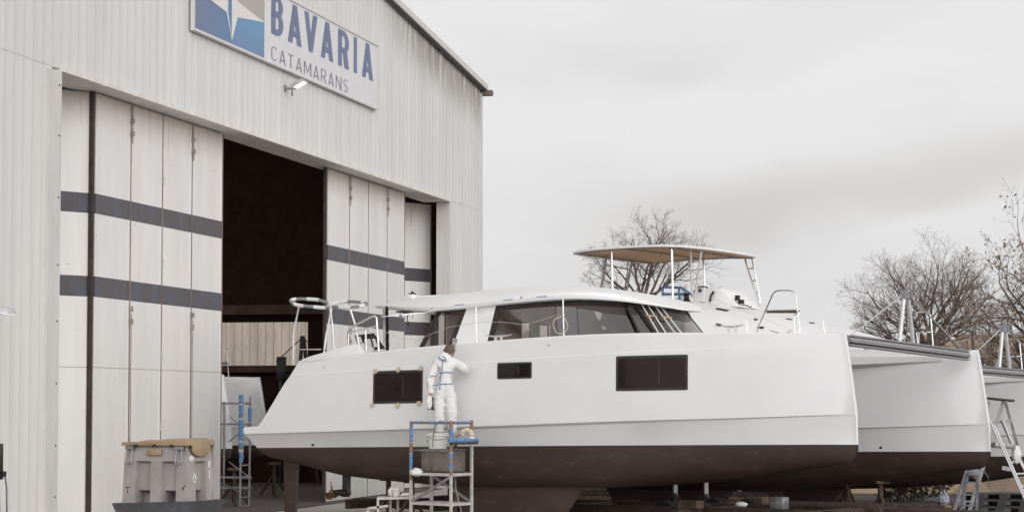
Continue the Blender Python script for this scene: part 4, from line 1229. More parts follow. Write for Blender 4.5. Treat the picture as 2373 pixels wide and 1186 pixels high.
tree('small leafy shrub in front of the tan wall under the second boat', gp(2110, 62.5), .1,
     [(180, 62, .95), (170, 40, 1.0), (90, 20, 1.0), (10, 35, 1.1), (0, 60, 1.2), (200, 76, .9), (350, 74, 1.2), (265, 40, 1.0)], 8, 'shrub', None, leafy=3, kids=(6, 4, 3), rtrunk=.04, ls=1.5, lm='greenleaf', maxl=2)

# tan wall, fence and clutter beyond the boats on the right
w = tag(obj('garden_wall', MB().b2((7.4, 68, 0), (17.5, 68.25, 1.05)).b2((7.35, 67.95, 1.05), (17.55, 68.3, 1.12)), mat('tan_render', (.50, .38, .26), .9, var=.15, scale=1.2, dirt=(.3, .22, .15), dirt_amt=.5)), 'low tan rendered wall beyond the boats behind the shrub', 'wall')
fe = thing('wire_fence', 'dark wire mesh fence with pale post beyond the second boat', 'fence', (0, 0, 0))
mb = MB()
x0, x1, yb = 11.35, 16.0, 64.6
for i in range(70):
    for s in (1, -1):
        a = V((x0 + i * .075 - 1.0, yb + .004 * s, 0)); 
        p = a + V((0 if s > 0 else 1.35, 0, 0)); q = a + V((1.35 if s > 0 else 0, 0, 1.35))
        if p.x > x0 and q.x > x0 and max(p.x, q.x) < x1: mb.bar(p, q, .012)
obj('mesh', mb, M['dark'], fe)
for x in (11.33, 13.6, 15.9):
    mb = MB(); mb.b2((x - .05, yb - .04, 0), (x + .05, yb + .04, 1.5)); obj('post', mb, M['alupale'] if x < 12 else M['galv'], fe)
mb = MB(); mb.tube([(x0, yb, 1.35), (x1, yb, 1.35)], .014, 6); obj('top_wire', mb, M['galv'], fe)

# black pallets
def pallet(label, loc, rz):
    t_ = thing('pallet', label, 'pallet', loc, rz, 'black plastic pallets')
    mb = MB()
    for x in (-.5, 0, .5):
        for y in (-.34, 0, .34): mb.box((x, y, .075), (.18, .16, .1))
    obj('blocks', mb, M['black'], t_)
    mb = MB(); mb.b2((-.6, -.42, .125), (.6, .42, .15))
    for y in (-.34, 0, .34): mb.b2((-.6, y - .06, 0), (.6, y + .06, .025))
    obj('deck', mb, M['black'], t_)
pc = gp(2305, 54.0)
for i, nm in enumerate(('bottom', 'middle', 'topmost')):
    pallet(nm + ' black pallet of the stack beyond the step ladder', pc + V((.02 * i, 0, .06 + .15 * i)), .05 * i)
t_ = thing('plinth', 'dark timber bearers under the pallet stack', 'timber', pc)
mb = MB(); mb.b2((-.6, -.4, 0), (.6, -.25, .06)); mb.b2((-.6, .25, 0), (.6, .4, .06)); obj('bearer', mb, M['timber'], t_)
# bluish sacks and planks under the boats
def sack(label, px, py, D, r):
    mb = MB(); c = at(px, py, D); lump(mb, V((0, 0, r * .9)), r, px * .01, (1.2, .9, 1.0))
    o = obj('sack', mb, mat('blue_white_sack', (.33, .36, .42), .7, var=.3, scale=5)); o.location = (c.x, D, 0); return tag(o, label, 'sack')
sack('pale blue sack on the ground by the fence post', 2185, 1160, 60, .15)
sack('pale blue sack behind the blue step ladder', 2232, 1160, 56.5, .16)
for px, D, L, lab in ((2140, 56.5, 1.2, 'pale plank on dark trestle blocks right of the far keel'), (1985, 57.5, 1.0, 'short pale plank lying beside the far keel')):
    c = gp(px, D); zt = 2.4 - (1170 - 940) * D / F_PX
    if px < 2000: zt = 2.4 - (1166 - 940) * D / F_PX
    t_ = thing('plank', lab, 'plank', (c.x, D, zt), -.1)
    mb = MB(); mb.b2((-L / 2, -.12, -.03), (L / 2, .12, .02)); obj('board', mb, M['wood'], t_)
    mb = MB()
    for s in (-.4, .4): mb.b2((s * L - .1, -.1, -zt), (s * L + .1, .1, -.032))
    obj('block', mb, M['timber'], t_)

# ---------------------------------------------------------------- ladders on the right
def step_ladder(name, label, foot, top, width, depth, mcol, rungs, spread, platform=True):
    """foot and top: points on the climbing side; the rear frame leans the other way"""
    t_ = thing(name, label, 'step ladder', (foot.x, foot.y, 0))
    o = V((foot.x, foot.y, 0)); side = V((.35, .94, 0)) * width
    f0, f1 = V((0, 0, 0)), top - o
    for s in (0, 1):
        mb = MB(); mb.bar(f0 + side * s, f1 + side * s * .8, .07, .03, up=(0, 1, 0)); obj('rail', mb, mcol, t_, smooth=False)
    mb = MB()
    for i in range(rungs):
        u = (i + .6) / (rungs + .2); p = f0.lerp(f1, u)
        mb.bar(p, p + side * (1 - .2 * u), .10, .025)
    obj('tread', mb, mcol, t_, smooth=False)
    r0 = V((spread, 0, 0)); r1 = f1 + V((.06, 0, -.04))
    for s in (0, 1):
        mb = MB(); mb.bar(r0 + side * s, r1 + side * s * .8, .05, .03, up=(0, 1, 0)); obj('rear_leg', mb, mcol, t_, smooth=False)
    if platform:
        mb = MB(); mb.b2(f1 + V((-.28, -.05, 0)), f1 + V((.30, .35, .05))); obj('platform', mb, M['dark'], t_)
    return t_, o
# big aluminium ladder: two lapped stiles slanting down to the right, an A-frame behind
D = 49.0
lad = thing('step_ladder', 'tall aluminium step ladder leaning by the bow of the nearest boat', 'step ladder', gp(2330, D))
lo = gp(2330, D)
def lp(px, py, dd=0.0): return at(px, py, D + dd) - lo
foot = lp(2402, 1222); foot.z = 0.02
for px in (0, 9):
    mb = MB(); mb.bar(lp(2295 + px, 975 + px), lp(2295 + px, 975 + px) + (foot - lp(2295, 975)) , .03, .055, up=(0, 1, 0)); obj('stile', mb, M['alupale'], lad, smooth=False)
mb = MB(); fb = lp(2440, 1222, .5); fb.z = 0.02
mb.bar(lp(2322, 972, .1), lp(2350, 1040, .25), .06, .05); mb.bar(lp(2350, 1040, .25), fb, .04, .05); obj('stile', mb, M['alupale'], lad, smooth=False)
mb = MB()
for py in (1070, 1097, 1125, 1152, 1180):
    u = (py - 975) / (1222 - 975)
    mb.bar(lp(2295 + 107 * u, py), lp(2322 + 118 * u, py - 1, .35), .028, .035)
obj('rung', mb, M['alupale'], lad, smooth=False)
mb = MB(); mb.bar(lp(2296, 980, .2), lp(2345, 974, .2), .12, .05); mb.bar(lp(2322, 1083), lp(2344, 1087), .05, .08); obj('bracket', mb, M['galv'], lad, smooth=False)
mb = MB(); mb.bar(lp(2298, 1030, .1), lp(2345, 1034, .25), .30, .10); obj('tool_tray', mb, M['galv'], lad, bevel=.01)
rg = thing('cloth', 'crumpled white cloth hanging from the tool tray of the step ladder', 'cloth', lo + lp(2355, 1052, .2)); mb = MB(); lump(mb, V((0, 0, 0)), .14, 9.2, (.7, .7, 1.3)); obj('fabric', mb, M['rag'], rg)
# a taller grey ladder behind it with dark platform on top
D2 = 52.0; l2 = thing('step_ladder', 'grey step ladder with dark platform behind the aluminium one', 'step ladder', gp(2300, D2)); l2o = gp(2300, D2)
def lq(px, py, dd=0.0): return at(px, py, D2 + dd) - l2o
for a, b_ in (((2326, 930), (2240, 1205)), ((2292, 930), (2205, 1205))):
    p, q = lq(*a), lq(*b_); q.z = .02
    mb = MB(); mb.bar(p, q, .08, .035, up=(0, 1, 0)); obj('stile', mb, M['galv'], l2, smooth=False)
for a, b_ in (((2330, 932), (2405, 1205)),):
    p, q = lq(*a, .1), lq(*b_, .6); q.z = .02
    mb = MB(); mb.bar(p, q, .05, .035, up=(0, 1, 0)); obj('rear_leg', mb, M['galv'], l2, smooth=False)
mb = MB()
for u in (.2, .36, .52, .68, .84): mb.bar(lq(2292, 930).lerp(lq(2205, 1205), u), lq(2326, 930).lerp(lq(2240, 1205), u), .08, .03)
obj('tread', mb, M['galv'], l2, smooth=False)
mb = MB(); mb.bar(lq(2286, 922), lq(2347, 928), .42, .05); obj('platform', mb, M['dark'], l2, bevel=.01)
# small blue step ladder under the bows
D3 = 51.5; l3o = gp(2250, D3)
l3 = thing('step_ladder', 'small blue grey step ladder under the far bow of the nearest boat', 'step ladder', l3o)
def lr(px, py, dd=0.0): return at(px, py, D3 + dd) - l3o
M['bluegrey'] = mat('blue_grey_paint', (.16, .165, .185), .5, .4, var=.25, scale=6)
for a, b_ in (((2243, 1095), (2222, 1205)), ((2266, 1095), (2262, 1205))):
    p, q = lr(*a), lr(*b_); q.z = .02
    mb = MB(); mb.bar(p, q, .06, .06, up=(0, 1, 0)); obj('stile', mb, M['bluegrey'], l3, smooth=False)
mb = MB()
for py in (1117, 1145, 1170): mb.bar(lr(2236 - (py - 1117) * .15, py), lr(2266, py), .09, .03)
obj('tread', mb, M['bluegrey'], l3, smooth=False)
mb = MB(); lump(mb, lr(2256, 1096), .13, 2.2, (1.1, .8, .8)); o = obj('cover', mb, M['foamgrey'], l3)
mb = MB(); mb.tube([lr(2262, 1090, .1), lr(2280, 1090, .2), lr(2290, 1105, .3), lr(2292, 1125, .4)], .012, 5); obj('hoop', mb, M['galv'], l3)

# ---------------------------------------------------------------- what carries the boats
def boat_w(MX, x, y, z): return (MX @ V((x, y, z, 1)).to_4d()).to_3d() if False else MX @ V((x, y, z))
def stand(label, MX, x, y, post_m, group, z=None):
    top = boat_w(MX, x, y, smooth_tab(T_KEEL, x) + .04 if z is None else z)
    t_ = thing('boat_stand', label, 'boat stand', (top.x, top.y, 0), .3, group)
    mb = MB(); mb.box((0, 0, top.z / 2 + .02), (.085, .085, top.z - .06)); obj('post', mb, post_m, t_, smooth=False)
    for k_ in range(3):
        a = k_ * 2 * PI / 3 + .4
        mb = MB(); mb.bar((.04 * math.cos(a), .04 * math.sin(a), .55), (.42 * math.cos(a), .42 * math.sin(a), .03), .05); obj('leg', mb, M['rusty'], t_, smooth=False)
    mb = MB(); mb.box((0, 0, top.z - .02), (.3, .3, .06)); obj('pad', mb, M['timber'], t_)
SG = 'boat stands under the hulls'
stand('grey boat stand under the far hull just right of the near keel', MX1, 6.9, 2.3, M['galv'], SG, -.16)
stand('shorter looking grey boat stand behind the trailer beam further from the near keel', MX1, 7.65, 2.3, M['galv'], SG, -.16)
stand('dark boat stand under the far bow of the nearest boat', MX1, 11.4, 2.9, M['rusty'], SG)
stand('dark boat stand under the near hull behind the white trestle', MX1, 3.1, -2.7, M['rusty'], SG)
stand('dark boat stand under the near hull behind the paint platform', MX1, 3.7, -2.7, M['rusty'], SG)
stand('dark boat stand under the far stern of the nearest boat', MX1, 2.0, 2.9, M['rusty'], SG)
stand('boat stand under the near bow of the flybridge boat', MX2, 10.8, -2.9, M['rusty'], SG)
stand('boat stand under the far hull of the flybridge boat', MX2, 3.0, 2.9, M['rusty'], SG)
stand('boat stand under the near bow of the boat inside the hangar', MX3, 12.4, -2.9, M['rusty'], SG)
stand('boat stand under the far bow of the boat inside the hangar', MX3, 12.4, 2.9, M['rusty'], SG)
stand('boat stand under the near stern of the boat inside the hangar', MX3, 3, -2.9, M['rusty'], SG)
stand('boat stand under the far stern of the boat inside the hangar', MX3, 3, 2.9, M['rusty'], SG)
def blocks(label, MX, y, dz=-1.42, xs=(5.5, 7.1)):
    for x in xs:
        p = boat_w(MX, x, y, dz)
        n = max(1, int(p.z / .2))
        t_ = thing('keel_block', label % ('aft' if x < 6 else 'forward'), 'timber block', (p.x, p.y, 0), -.6, 'timber blocks under the keels')
        for i in range(n):
            mb = MB(); h = p.z / n
            mb.box((0, 0, h * (i + .5)), (.9 if i % 2 else .3, .3 if i % 2 else .9, h - .006)); obj('beam', mb, M['timber'], t_, bevel=.008)
blocks('timber block carrying the %s end of the near keel of the nearest boat', MX1, -2.9)
blocks('timber block carrying the %s end of the far keel of the nearest boat', MX1, 2.9)
blocks('timber block carrying the %s end of the near keel of the flybridge boat', MX2, -2.9)
blocks('timber block carrying the %s end of the far keel of the flybridge boat', MX2, 2.9)
# low boat trailer between the hulls
def Lb(x, y, z): 
    p = MX1 @ V((x, y, 0)); return V((p.x, p.y, z))
tr = thing('boat_trailer', 'low dark steel boat trailer with rubber wheels under the nearest catamaran', 'trailer', Lb(8, 0, 0))
to = Lb(8, 0, 0)
mb = MB()
for y in (-.9, .9): mb.bar(Lb(.8, y, .33) - to, Lb(12.4, y, .33) - to, .16, .2)
for x in (1.4, 3.6, 6.2, 9.4, 12.0): mb.bar(Lb(x, -1.9, .335) - to, Lb(x, 1.9, .335) - to, .14, .18)
obj('frame', mb, M['rusty'], tr, smooth=False)
mb = MB()
for x, y in ((9.4, -1.3), (6.2, -1.3), (9.4, 1.3)):
    mb.box(Lb(x, y, .50) - to, (.42, .3, .14), -.6)
obj('pad', mb, M['timber'], tr)
mb = MB(); mb.box(Lb(10.8, -.3, .52) - to, (.30, .26, .24), -.6); obj('winch_box', mb, M['galv'], tr, bevel=.02)
mb = MB(); mb.bar(Lb(10.2, .6, .50) - to, Lb(13.6, 1.2, .46) - to, .06, .07); mb.bar(Lb(10.2, .9, .33) - to, Lb(14.6, 1.9, .30) - to, .18, .16); obj('draw_bar', mb, M['rusty'], tr, smooth=False)
def wheel(c, parent, r=.36, w=.24):
    ax = (MX1.to_3x3() @ V((0, 1, 0))); ax.z = 0; ax.normalize()
    Rm = Matrix.Rotation(math.atan2(ax.y, ax.x) - PI / 2, 3, 'Z')
    mb = MB(); mb.lathe([(r * .55, -w / 2), (r * .93, -w / 2), (r, -w / 2 + .04), (r, w / 2 - .04), (r * .93, w / 2), (r * .55, w / 2)], (0, 0, 0), 24, 'Y')
    for v in mb.v: v.xyz = Rm @ v + c
    ty = obj('tyre', mb, M['tyre'], parent)
    mb = MB(); mb.lathe([(r * .2, -w / 2 - .01), (r * .54, -w / 2 + .02), (r * .54, w / 2 - .02), (r * .2, w / 2 + .01)], (0, 0, 0), 18, 'Y')
    for v in mb.v: v.xyz = Rm @ v + c
    obj('rim', mb, M['rusty'], ty)
for x, y in ((8.5, -.75), (9.3, -.75), (8.5, 1.2), (9.3, 1.2)):
    wheel(Lb(x, y, .27) - to, tr, .27)
# white rag on the trailer
rg = thing('cloth', 'pale rag lying on the trailer beam under the hulls', 'cloth', Lb(10.3, -.9, .44)); mb = MB(); lump(mb, V((0, 0, .06)), .09, 5.5, (1.3, 1, .6)); obj('fabric', mb, M['rag'], rg)

for px, D, L, H, lab in ((1392, 57.5, 1.5, .62, 'dark timber stack standing beyond the near keel under the hulls'), (1735, 57.0, 1.6, .5, 'dark timber stack on the ground between the two keels further right')):
    c = gp(px, D); t_ = thing('timber_stack', lab, 'timber stack', c, -.15, 'timber stacks under the boats')
    n = int(H / .11)
    for i in range(n):
        mb = MB(); j = (i * 37 % 11 - 5) * .02
        mb.b2((-L / 2 + j, -.3, i * .11 + .004), (L / 2 + j * .5, .3, i * .11 + .104)); obj('plank', mb, M['timber'] if i % 3 else M['rusty'], t_, bevel=.006)
# ---------------------------------------------------------------- fuel tank on its tray trolley
TL, TR_, TM = at(283, 1172, 35.9), at(493, 1160, 36.2), at(430, 1170, 35.45)
yaw = math.atan2(TM.y - TL.y, TM.x - TL.x)
tz = 0.985
tk = thing('fuel_tank', 'grey plastic fuel tank with brown lid on a steel tray in front of the door', 'tank', (TL.x, TL.y, tz), yaw)
LX, LY, LZ = (V((TM.x - TL.x, TM.y - TL.y)).length) + .02, .72, .96
M['tank'] = mat('grey_tank_plastic', (.34, .31, .30), .55, var=.1, scale=3, dirt=(.3, .21, .15), dirt_amt=.35, bump=.12)
M['lid'] = mat('tan_lid_plastic', (.36, .255, .155), .6, var=.1, scale=4)
def tank_side(P, L, recs, H, mb):
    """a wall from u 0..L with sunk vertical panels; P(u, z, depth)"""
    us = [0] + [x for r_ in recs for x in r_] + [L]
    z0, z1 = .0, .62
    for i in range(len(us) - 1):
        a, b = us[i], us[i + 1]
        rec = i % 2 == 1
        if not rec:
            mb.add([P(a, 0, 0), P(b, 0, 0), P(b, z1, 0), P(a, z1, 0)], [(0, 1, 2, 3)])
        else:
            d = .07; s = .02
            mb.add([P(a + s, .20, d), P(b - s, .20, d), P(b - s, z1 - .03, d), P(a + s, z1 - .03, d), P(a, .0, 0), P(b, .0, 0), P(b, z1, 0), P(a, z1, 0), P(a + s, .0, d + .25), P(b - s, .0, d + .25), P(a + s, .15, d + .25), P(b - s, .15, d + .25)],
                   [(0, 1, 2, 3), (3, 2, 6, 7), (0, 3, 7, 4), (1, 5, 6, 2), (10, 11, 1, 0), (8, 9, 11, 10), (4, 8, 10, 0), (5, 1, 11, 9)])
    mb.add([P(0, z1, 0), P(L, z1, 0), P(L, H, .03), P(0, H, .03)], [(0, 1, 2, 3)])
mb = MB()
tap = lambda z: .03 * z
def Pf(u, z, d): return V((u + (tap(z) if u < .5 else -tap(z)) * (1 if u in (0, LX) else 0), d + tap(z), z))
def Pr(u, z, d): return V((LX - d - tap(z), u + (tap(z) if u == 0 else 0), z))
def Pb(u, z, d): return V((u, LY - d, z))
def Pl(u, z, d): return V((d + tap(z), u + (tap(z) if u == 0 else 0), z))
tank_side(Pf, LX, [(LX * .20, LX * .43), (LX * .60, LX * .83)], .84, mb)
tank_side(Pr, LY, [(LY * .34, LY * .74)], .84, mb)
mb.add([Pb(0, 0, 0), Pb(LX, 0, 0), Pb(LX, .84, 0), Pb(0, .84, 0)], [(0, 1, 2, 3)])
tank_side(Pl, LY, [(LY * .3, LY * .7)], .84, mb)
mb.add([V((.03, .03, .84)), V((LX - .03, .03, .84)), V((LX - .03, LY, .84)), V((.03, LY, .84))], [(0, 1, 2, 3)])
obj('body', mb, M['tank'], tk, sharp=28)
mb = MB()
prof = [(-.01, .84), (-.02, .85), (-.015, .893), (LX * .22, .898), (LX * .36, .922), (LX * .52, .928), (LX * .58, .918), (LX * .72, .944), (LX * .86, .95), (LX * .95, .925), (LX + .015, .915), (LX + .02, .85), (LX + .01, .84)]
mb.loft([[V((x, -.01, z)) for x, z in prof], [V((x, LY + .01, z)) for x, z in prof]])
ld = obj('lid', mb, M['lid'], tk, bevel=.008)
mb = MB(); fl = [(.12, .86), (.60, .86), (.60, .76), (.55, .71), (.47, .69), (.28, .69), (.19, .71), (.13, .76)]
mb.loft([[V((LX + .005 - .02, y, z)) for y, z in fl], [V((LX + .022, y, z)) for y, z in fl]]); obj('lid_flap', mb, M['lid'], ld, bevel=.006)
mb = MB()
for x in (LX * .215, LX * .5, LX * .765): mb.box((x, -.015, .845), (.05, .02, .03))
obj('lid_notch', mb, M['black'], ld)
for x in (LX * .11, LX * .88):
    mb = MB(); mb.tube([(x - .045, -.0, .80), (x - .05, -.035, .60), (x, -.04, .565), (x + .05, -.035, .60), (x + .045, -.0, .80)], .010, 6); mb.b2((x - .07, -.02, .79), (x + .07, .02, .83))
    obj('latch', mb, M['galv'], tk)
mb = MB(); mb.b2((LX * .37, .0, .70), (LX * .60, .022, .80)); obj('badge', mb, M['lid'], tk, bevel=.01)
# stickers on the end wall
mb = MB(); cy, cz, r_ = .22, .38, .085
xx = lambda z, o_: LX - tap(z) + o_
mb.poly([V((xx(z, .003), y, z)) for y, z in ((cy - r_ * .7, cz), (cy, cz - r_), (cy + r_ * .7, cz), (cy, cz + r_))])
hz = obj('hazard_label', mb, M['foamwhite'], tk, smooth=False)
mb = MB()
mb.poly([V((xx(z, .006), y, z)) for y, z in ((cy - .03, cz - .035), (cy + .03, cz - .035), (cy + .03, cz - .022), (cy - .03, cz - .022))])
mb.poly([V((xx(z, .006), y, z)) for y, z in ((cy - .02, cz - .012), (cy + .012, cz - .012), (cy + .002, cz + .01), (cy + .006, cz + .035), (cy - .016, cz + .012))])
obj('pictogram', mb, M['black'], hz, smooth=False)
mb = MB(); mb.poly([V((xx(z, .003), y, z)) for y, z in ((.14 + .07 * math.cos(a), .665 + .04 * math.sin(a)) for a in [i * PI / 8 for i in range(16)])]); obj('sticker', mb, M['foamwhite'], tk, smooth=False)
mb = MB()
for y, z, a, b_ in ((.60, .52, .05, .10), (.62, .72, .03, .16), (.61, .36, .03, .12)): mb.poly([V((xx(w_, .003), v_, w_)) for v_, w_ in ((y, z), (y + a, z), (y + a, z + b_), (y, z + b_))])
obj('sticker', mb, M['foamwhite'], tk, smooth=False)
mb = MB()
for pts in (((.06, .22), (.13, .235), (.12, .25), (.055, .24)), ((.08, .16), (.10, .16), (.10, .20), (.08, .20)), ((LX * .93, .20), (LX * .97, .27), (LX * .96, .28), (LX * .92, .23))):
    mb.poly([V((x, tap(z) - .003, z)) for x, z in pts])
obj('scuff', mb, M['dark'], tk, smooth=False)
ty_ = thing('tray_trolley', 'grey steel tray trolley under the fuel tank', 'trolley', (TL.x, TL.y, 0), yaw)
mb = MB(); M['traym'] = mat('grey_steel_tray', (.13, .128, .135), .6, .3, var=.2, scale=4, dirt=(.2, .15, .11), dirt_amt=.4)
a0, a1, b0, b1 = -.10, LX + .16, -.12, LY + .12
mb.loft([[V((a0 + .06, b0 + .06, tz - .18)), V((a1 - .12, b0 + .06, tz - .18)), V((a1 - .12, b1 - .06, tz - .18)), V((a0 + .06, b1 - .06, tz - .18))], [V((a0, b0, tz + .01)), V((a1, b0, tz + .06)), V((a1, b1, tz + .06)), V((a0, b1, tz + .01))]], caps=False)
mb.b2((a0 + .07, b0 + .07, tz - .18), (a1 - .13, b1 - .07, tz - .004))
obj('tray', mb, M['traym'], ty_, smooth=False)
for x in (.05, LX - .05):
    for y in (.05, LY - .05):
        mb = MB(); mb.b2((x - .03, y - .03, .1), (x + .03, y + .03, tz - .181)); obj('leg', mb, M['traym'], ty_)
        mb = MB(); mb.lathe([(.05, -.02), (.06, -.015), (.06, .015), (.05, .02)], (x, y, .06), 14, 'Y'); obj('castor', mb, M['tyre'], ty_)

# box with cables at the left edge
bo = at(0, 1100, 33.0)
bx = thing('socket_box', 'black power socket box with hanging cables at the left edge', 'power box', (bo.x, bo.y, 0), -AL)
mb = MB(); mb.b2((-.1, -.3, 1.42), (.04, .02, 1.90)); obj('box', mb, M['black'], bx, bevel=.012)
mb = MB(); mb.b2((-.08, -.24, 0), (.0, -.16, 1.42)); obj('post', mb, M['galv'], bx)
mb = MB(); mb.tube([(.03, -.02, 1.50), (.06, .04, 1.44), (.07, .06, 1.3), (.075, .07, .9), (.08, .07, .02)], .011, 6); mb.tube([(.0, -.1, 1.42), (.02, -.06, 1.25), (.03, -.05, .9), (.0, -.05, .02)], .009, 6); obj('cable', mb, M['bluegrey'], bx)
mb = MB(); mb.b2((.03, -.06, 1.46), (.07, .05, 1.53)); obj('plug', mb, M['black'], bx)
# scaffold tower inside the doorway
D = 59.0; so_ = gp(560, D)
sc = thing('scaffold_tower', 'narrow scaffold tower with blue taped tubes in the hangar doorway', 'scaffold', so_)
def sp_(px, py, dd=0.0): return at(px, py, D + dd) - so_
for a, b_, dd in (((559, 918), (556, 1200), 0), ((580, 918), (577, 1200), .25), ((520, 930), (518, 1200), .9)):
    p, q = sp_(*a, dd), sp_(*b_, dd); q.z = .02
    mb = MB(); mb.tube([q, p], .026, 8); obj('standard', mb, M['galv'], sc)
mb = MB()
for py in (934, 983, 1018, 1078, 1104, 1130, 1152, 1172): mb.tube([sp_(558, py), sp_(579, py - 2, .25)], .018, 6)
obj('rung', mb, M['galv'], sc)
mb = MB()
for py in (934, 982, 1105, 1129): mb.bar(sp_(470, py - 1, .9), sp_(582, py + 1, .2), .06, .05)
mb.tube([sp_(531, 1070, .5), sp_(577, 1104, .2)], .016, 6); mb.tube([sp_(505, 1114, .9), sp_(556, 1140)], .018, 6); mb.tube([sp_(531, 1022, .8), sp_(582, 982, .2)], .016, 6); mb.tube([sp_(531, 964, .8), sp_(582, 1005, .2)], .012, 6)
obj('ledger', mb, M['galv'], sc)
rng = random.Random(6)
mb = MB()
for a, b_, r_ in ((914, 935, .060), (938, 968, .058), (972, 1020, .066), (1024, 1040, .060), (1047, 1072, .052)): mb.tube([sp_(559, a), sp_(558.5, (a + b_) / 2) + V((.012, 0, 0)), sp_(558, b_)], [r_, r_ * 1.1, r_ * .9], 9)
for a, b_ in ((945, 975),): mb.tube([sp_(580, a, .25), sp_(579, b_, .25)], [.055, .045], 8)
obj('blue_wrap', mb, M['bluetape'], sc)
mb = MB()
for a, b_ in ((935, 938), (968, 972), (1020, 1024), (1040, 1047)): mb.tube([sp_(558.7, a), sp_(558.5, b_)], .062, 9)
obj('tape', mb, M['beigetape'], sc)
# grey A-frame with stays seen inside, and a dark padded board in front of it
D = 76.0; ao = gp(702, D)
af = thing('tripod', 'dark A frame with stay wires inside the hangar behind the nearest stern', 'tripod', ao)
def sa(px, py, dd=0.0): return at(px, py, D + dd) - ao
for a, b_ in (((699, 785), (682, 1000)), ((704, 785), (738, 1000))):
    p, q = sa(*a), sa(*b_); q.z = .02
    mb = MB(); mb.tube([q, p], .06, 8); obj('leg', mb, M['dark'], af)
mb = MB(); mb.box(sa(701, 783), (.14, .14, .13)); obj('head', mb, M['black'], af)
mb = MB(); p = sa(640, 838); mb.tube([sa(697, 785), p], .018, 5); q = sa(720, 797); mb.tube([sa(705, 786), q], .018, 5); obj('stay', mb, M['black'], af)
mb = MB(); mb.loft([[sa(641, 826, .1), sa(664, 826, .1), sa(661, 880, .1), sa(640, 880, .1)], [sa(641, 826, .3), sa(664, 826, .3), sa(661, 880, .3), sa(640, 880, .3)]]); 
p = sa(650, 880, .2); mb.bar(p, V((p.x, p.y, .02)), .1); mb.bar(p, sa(700, 850, 0), .06)
obj('padded_board', mb, M['black'], af, bevel=.02)
# ================================================================ paint platform and worker
PL = [V((-1.92, 46.95, 0)), V((-1.14, 46.15, 0)), V((-.765, 46.75, 0)), V((-1.55, 47.5, 0))]
pf = thing('work_platform', 'taped steel work platform with blue and brown wrapped rails beside the hull', 'scaffold', (-1.34, 46.8, 0))
po_ = V((-1.34, 46.8, 0))
def rel(p, z): return V((p.x, p.y, z)) - po_
for i, zt in ((0, 2.09), (1, 2.09), (2, 2.10), (3, 1.12)):
    mb = MB(); mb.box(rel(PL[i], zt / 2 + .01), (.045, .045, zt - .02), -.75); obj('post', mb, M['whitepaint'], pf, smooth=False)
for z, w in ((1.115, .055), (.56, .05)):
    for i in range(4):
        mb = MB(); mb.bar(rel(PL[i], z), rel(PL[(i + 1) % 4], z), w); obj('beam', mb, M['whitepaint'], pf, smooth=False)
rails = MB()
for i in (0, 1): rails.tube([rel(PL[i], 2.085), rel(PL[i + 1], 2.085)], .024, 8)
obj('guard_rail', rails, M['browntape'], pf)
mb = MB(); mb.tube([rel(PL[0], 1.56), rel(PL[1], 1.56)], .012, 6); obj('mid_rail', mb, M['galv'], pf)
mb = MB()
def seg(a, b, u0, u1, r, m_): m_.tube([a.lerp(b, u0), a.lerp(b, u1)], r * .82, 9)
a, b_ = rel(PL[0], 2.085), rel(PL[1], 2.085)
for u0, u1 in ((.05, .30), (.44, .93)): seg(a, b_, u0, u1, .034, mb)
a, b_ = rel(PL[1], 2.085), rel(PL[2], 2.085)
for u0, u1 in ((.15, .45), (.55, .9)): seg(a, b_, u0, u1, .034, mb)
for i, ss in ((0, ((1.18, 1.5), (1.72, 2.02))), (1, ((1.74, 1.98), (1.42, 1.52), (1.2, 1.34)))):
    for z0, z1 in ss: mb.tube([rel(PL[i], z0), rel(PL[i], z1)], .035, 8)
obj('blue_wrap', mb, M['bluetape'], pf)
mb = MB()
for i, ss in ((0, ((1.52, 1.70), (2.02, 2.11), (1.0, 1.1))), (1, ((1.98, 2.12), (1.54, 1.72), (1.34, 1.42), (1.1, 1.2))), (2, ((1.95, 2.13),))):
    for z0, z1 in ss: mb.tube([rel(PL[i], z0), rel(PL[i], z1)], .034, 8)
obj('brown_wrap', mb, M['browntape'], pf)
mb = MB(); mb.loft([[rel(p, z) for p in PL] for z in (1.145, 1.165)]); obj('deck', mb, M['rusty'], pf, smooth=False)
mb = MB(); mb.b2(V((-1.62, 47.15, 1.72)) - po_, V((-1.02, 48.0, 1.765)) - po_)
for x in (-1.55, -1.09): mb.b2(V((x - .025, 47.5, .02)) - po_, V((x + .025, 47.55, 1.72)) - po_); mb.b2(V((x - .025, 47.9, .02)) - po_, V((x + .025, 47.95, 1.72)) - po_)
obj('upper_step', mb, M['rusty'], pf, smooth=False)
mb = MB(); mb.bar(rel(PL[0], .58), rel(PL[1], 1.08), .04); mb.bar(rel(PL[2], .58), rel(PL[3], 1.08), .04); obj('brace', mb, M['galv'], pf, smooth=False)
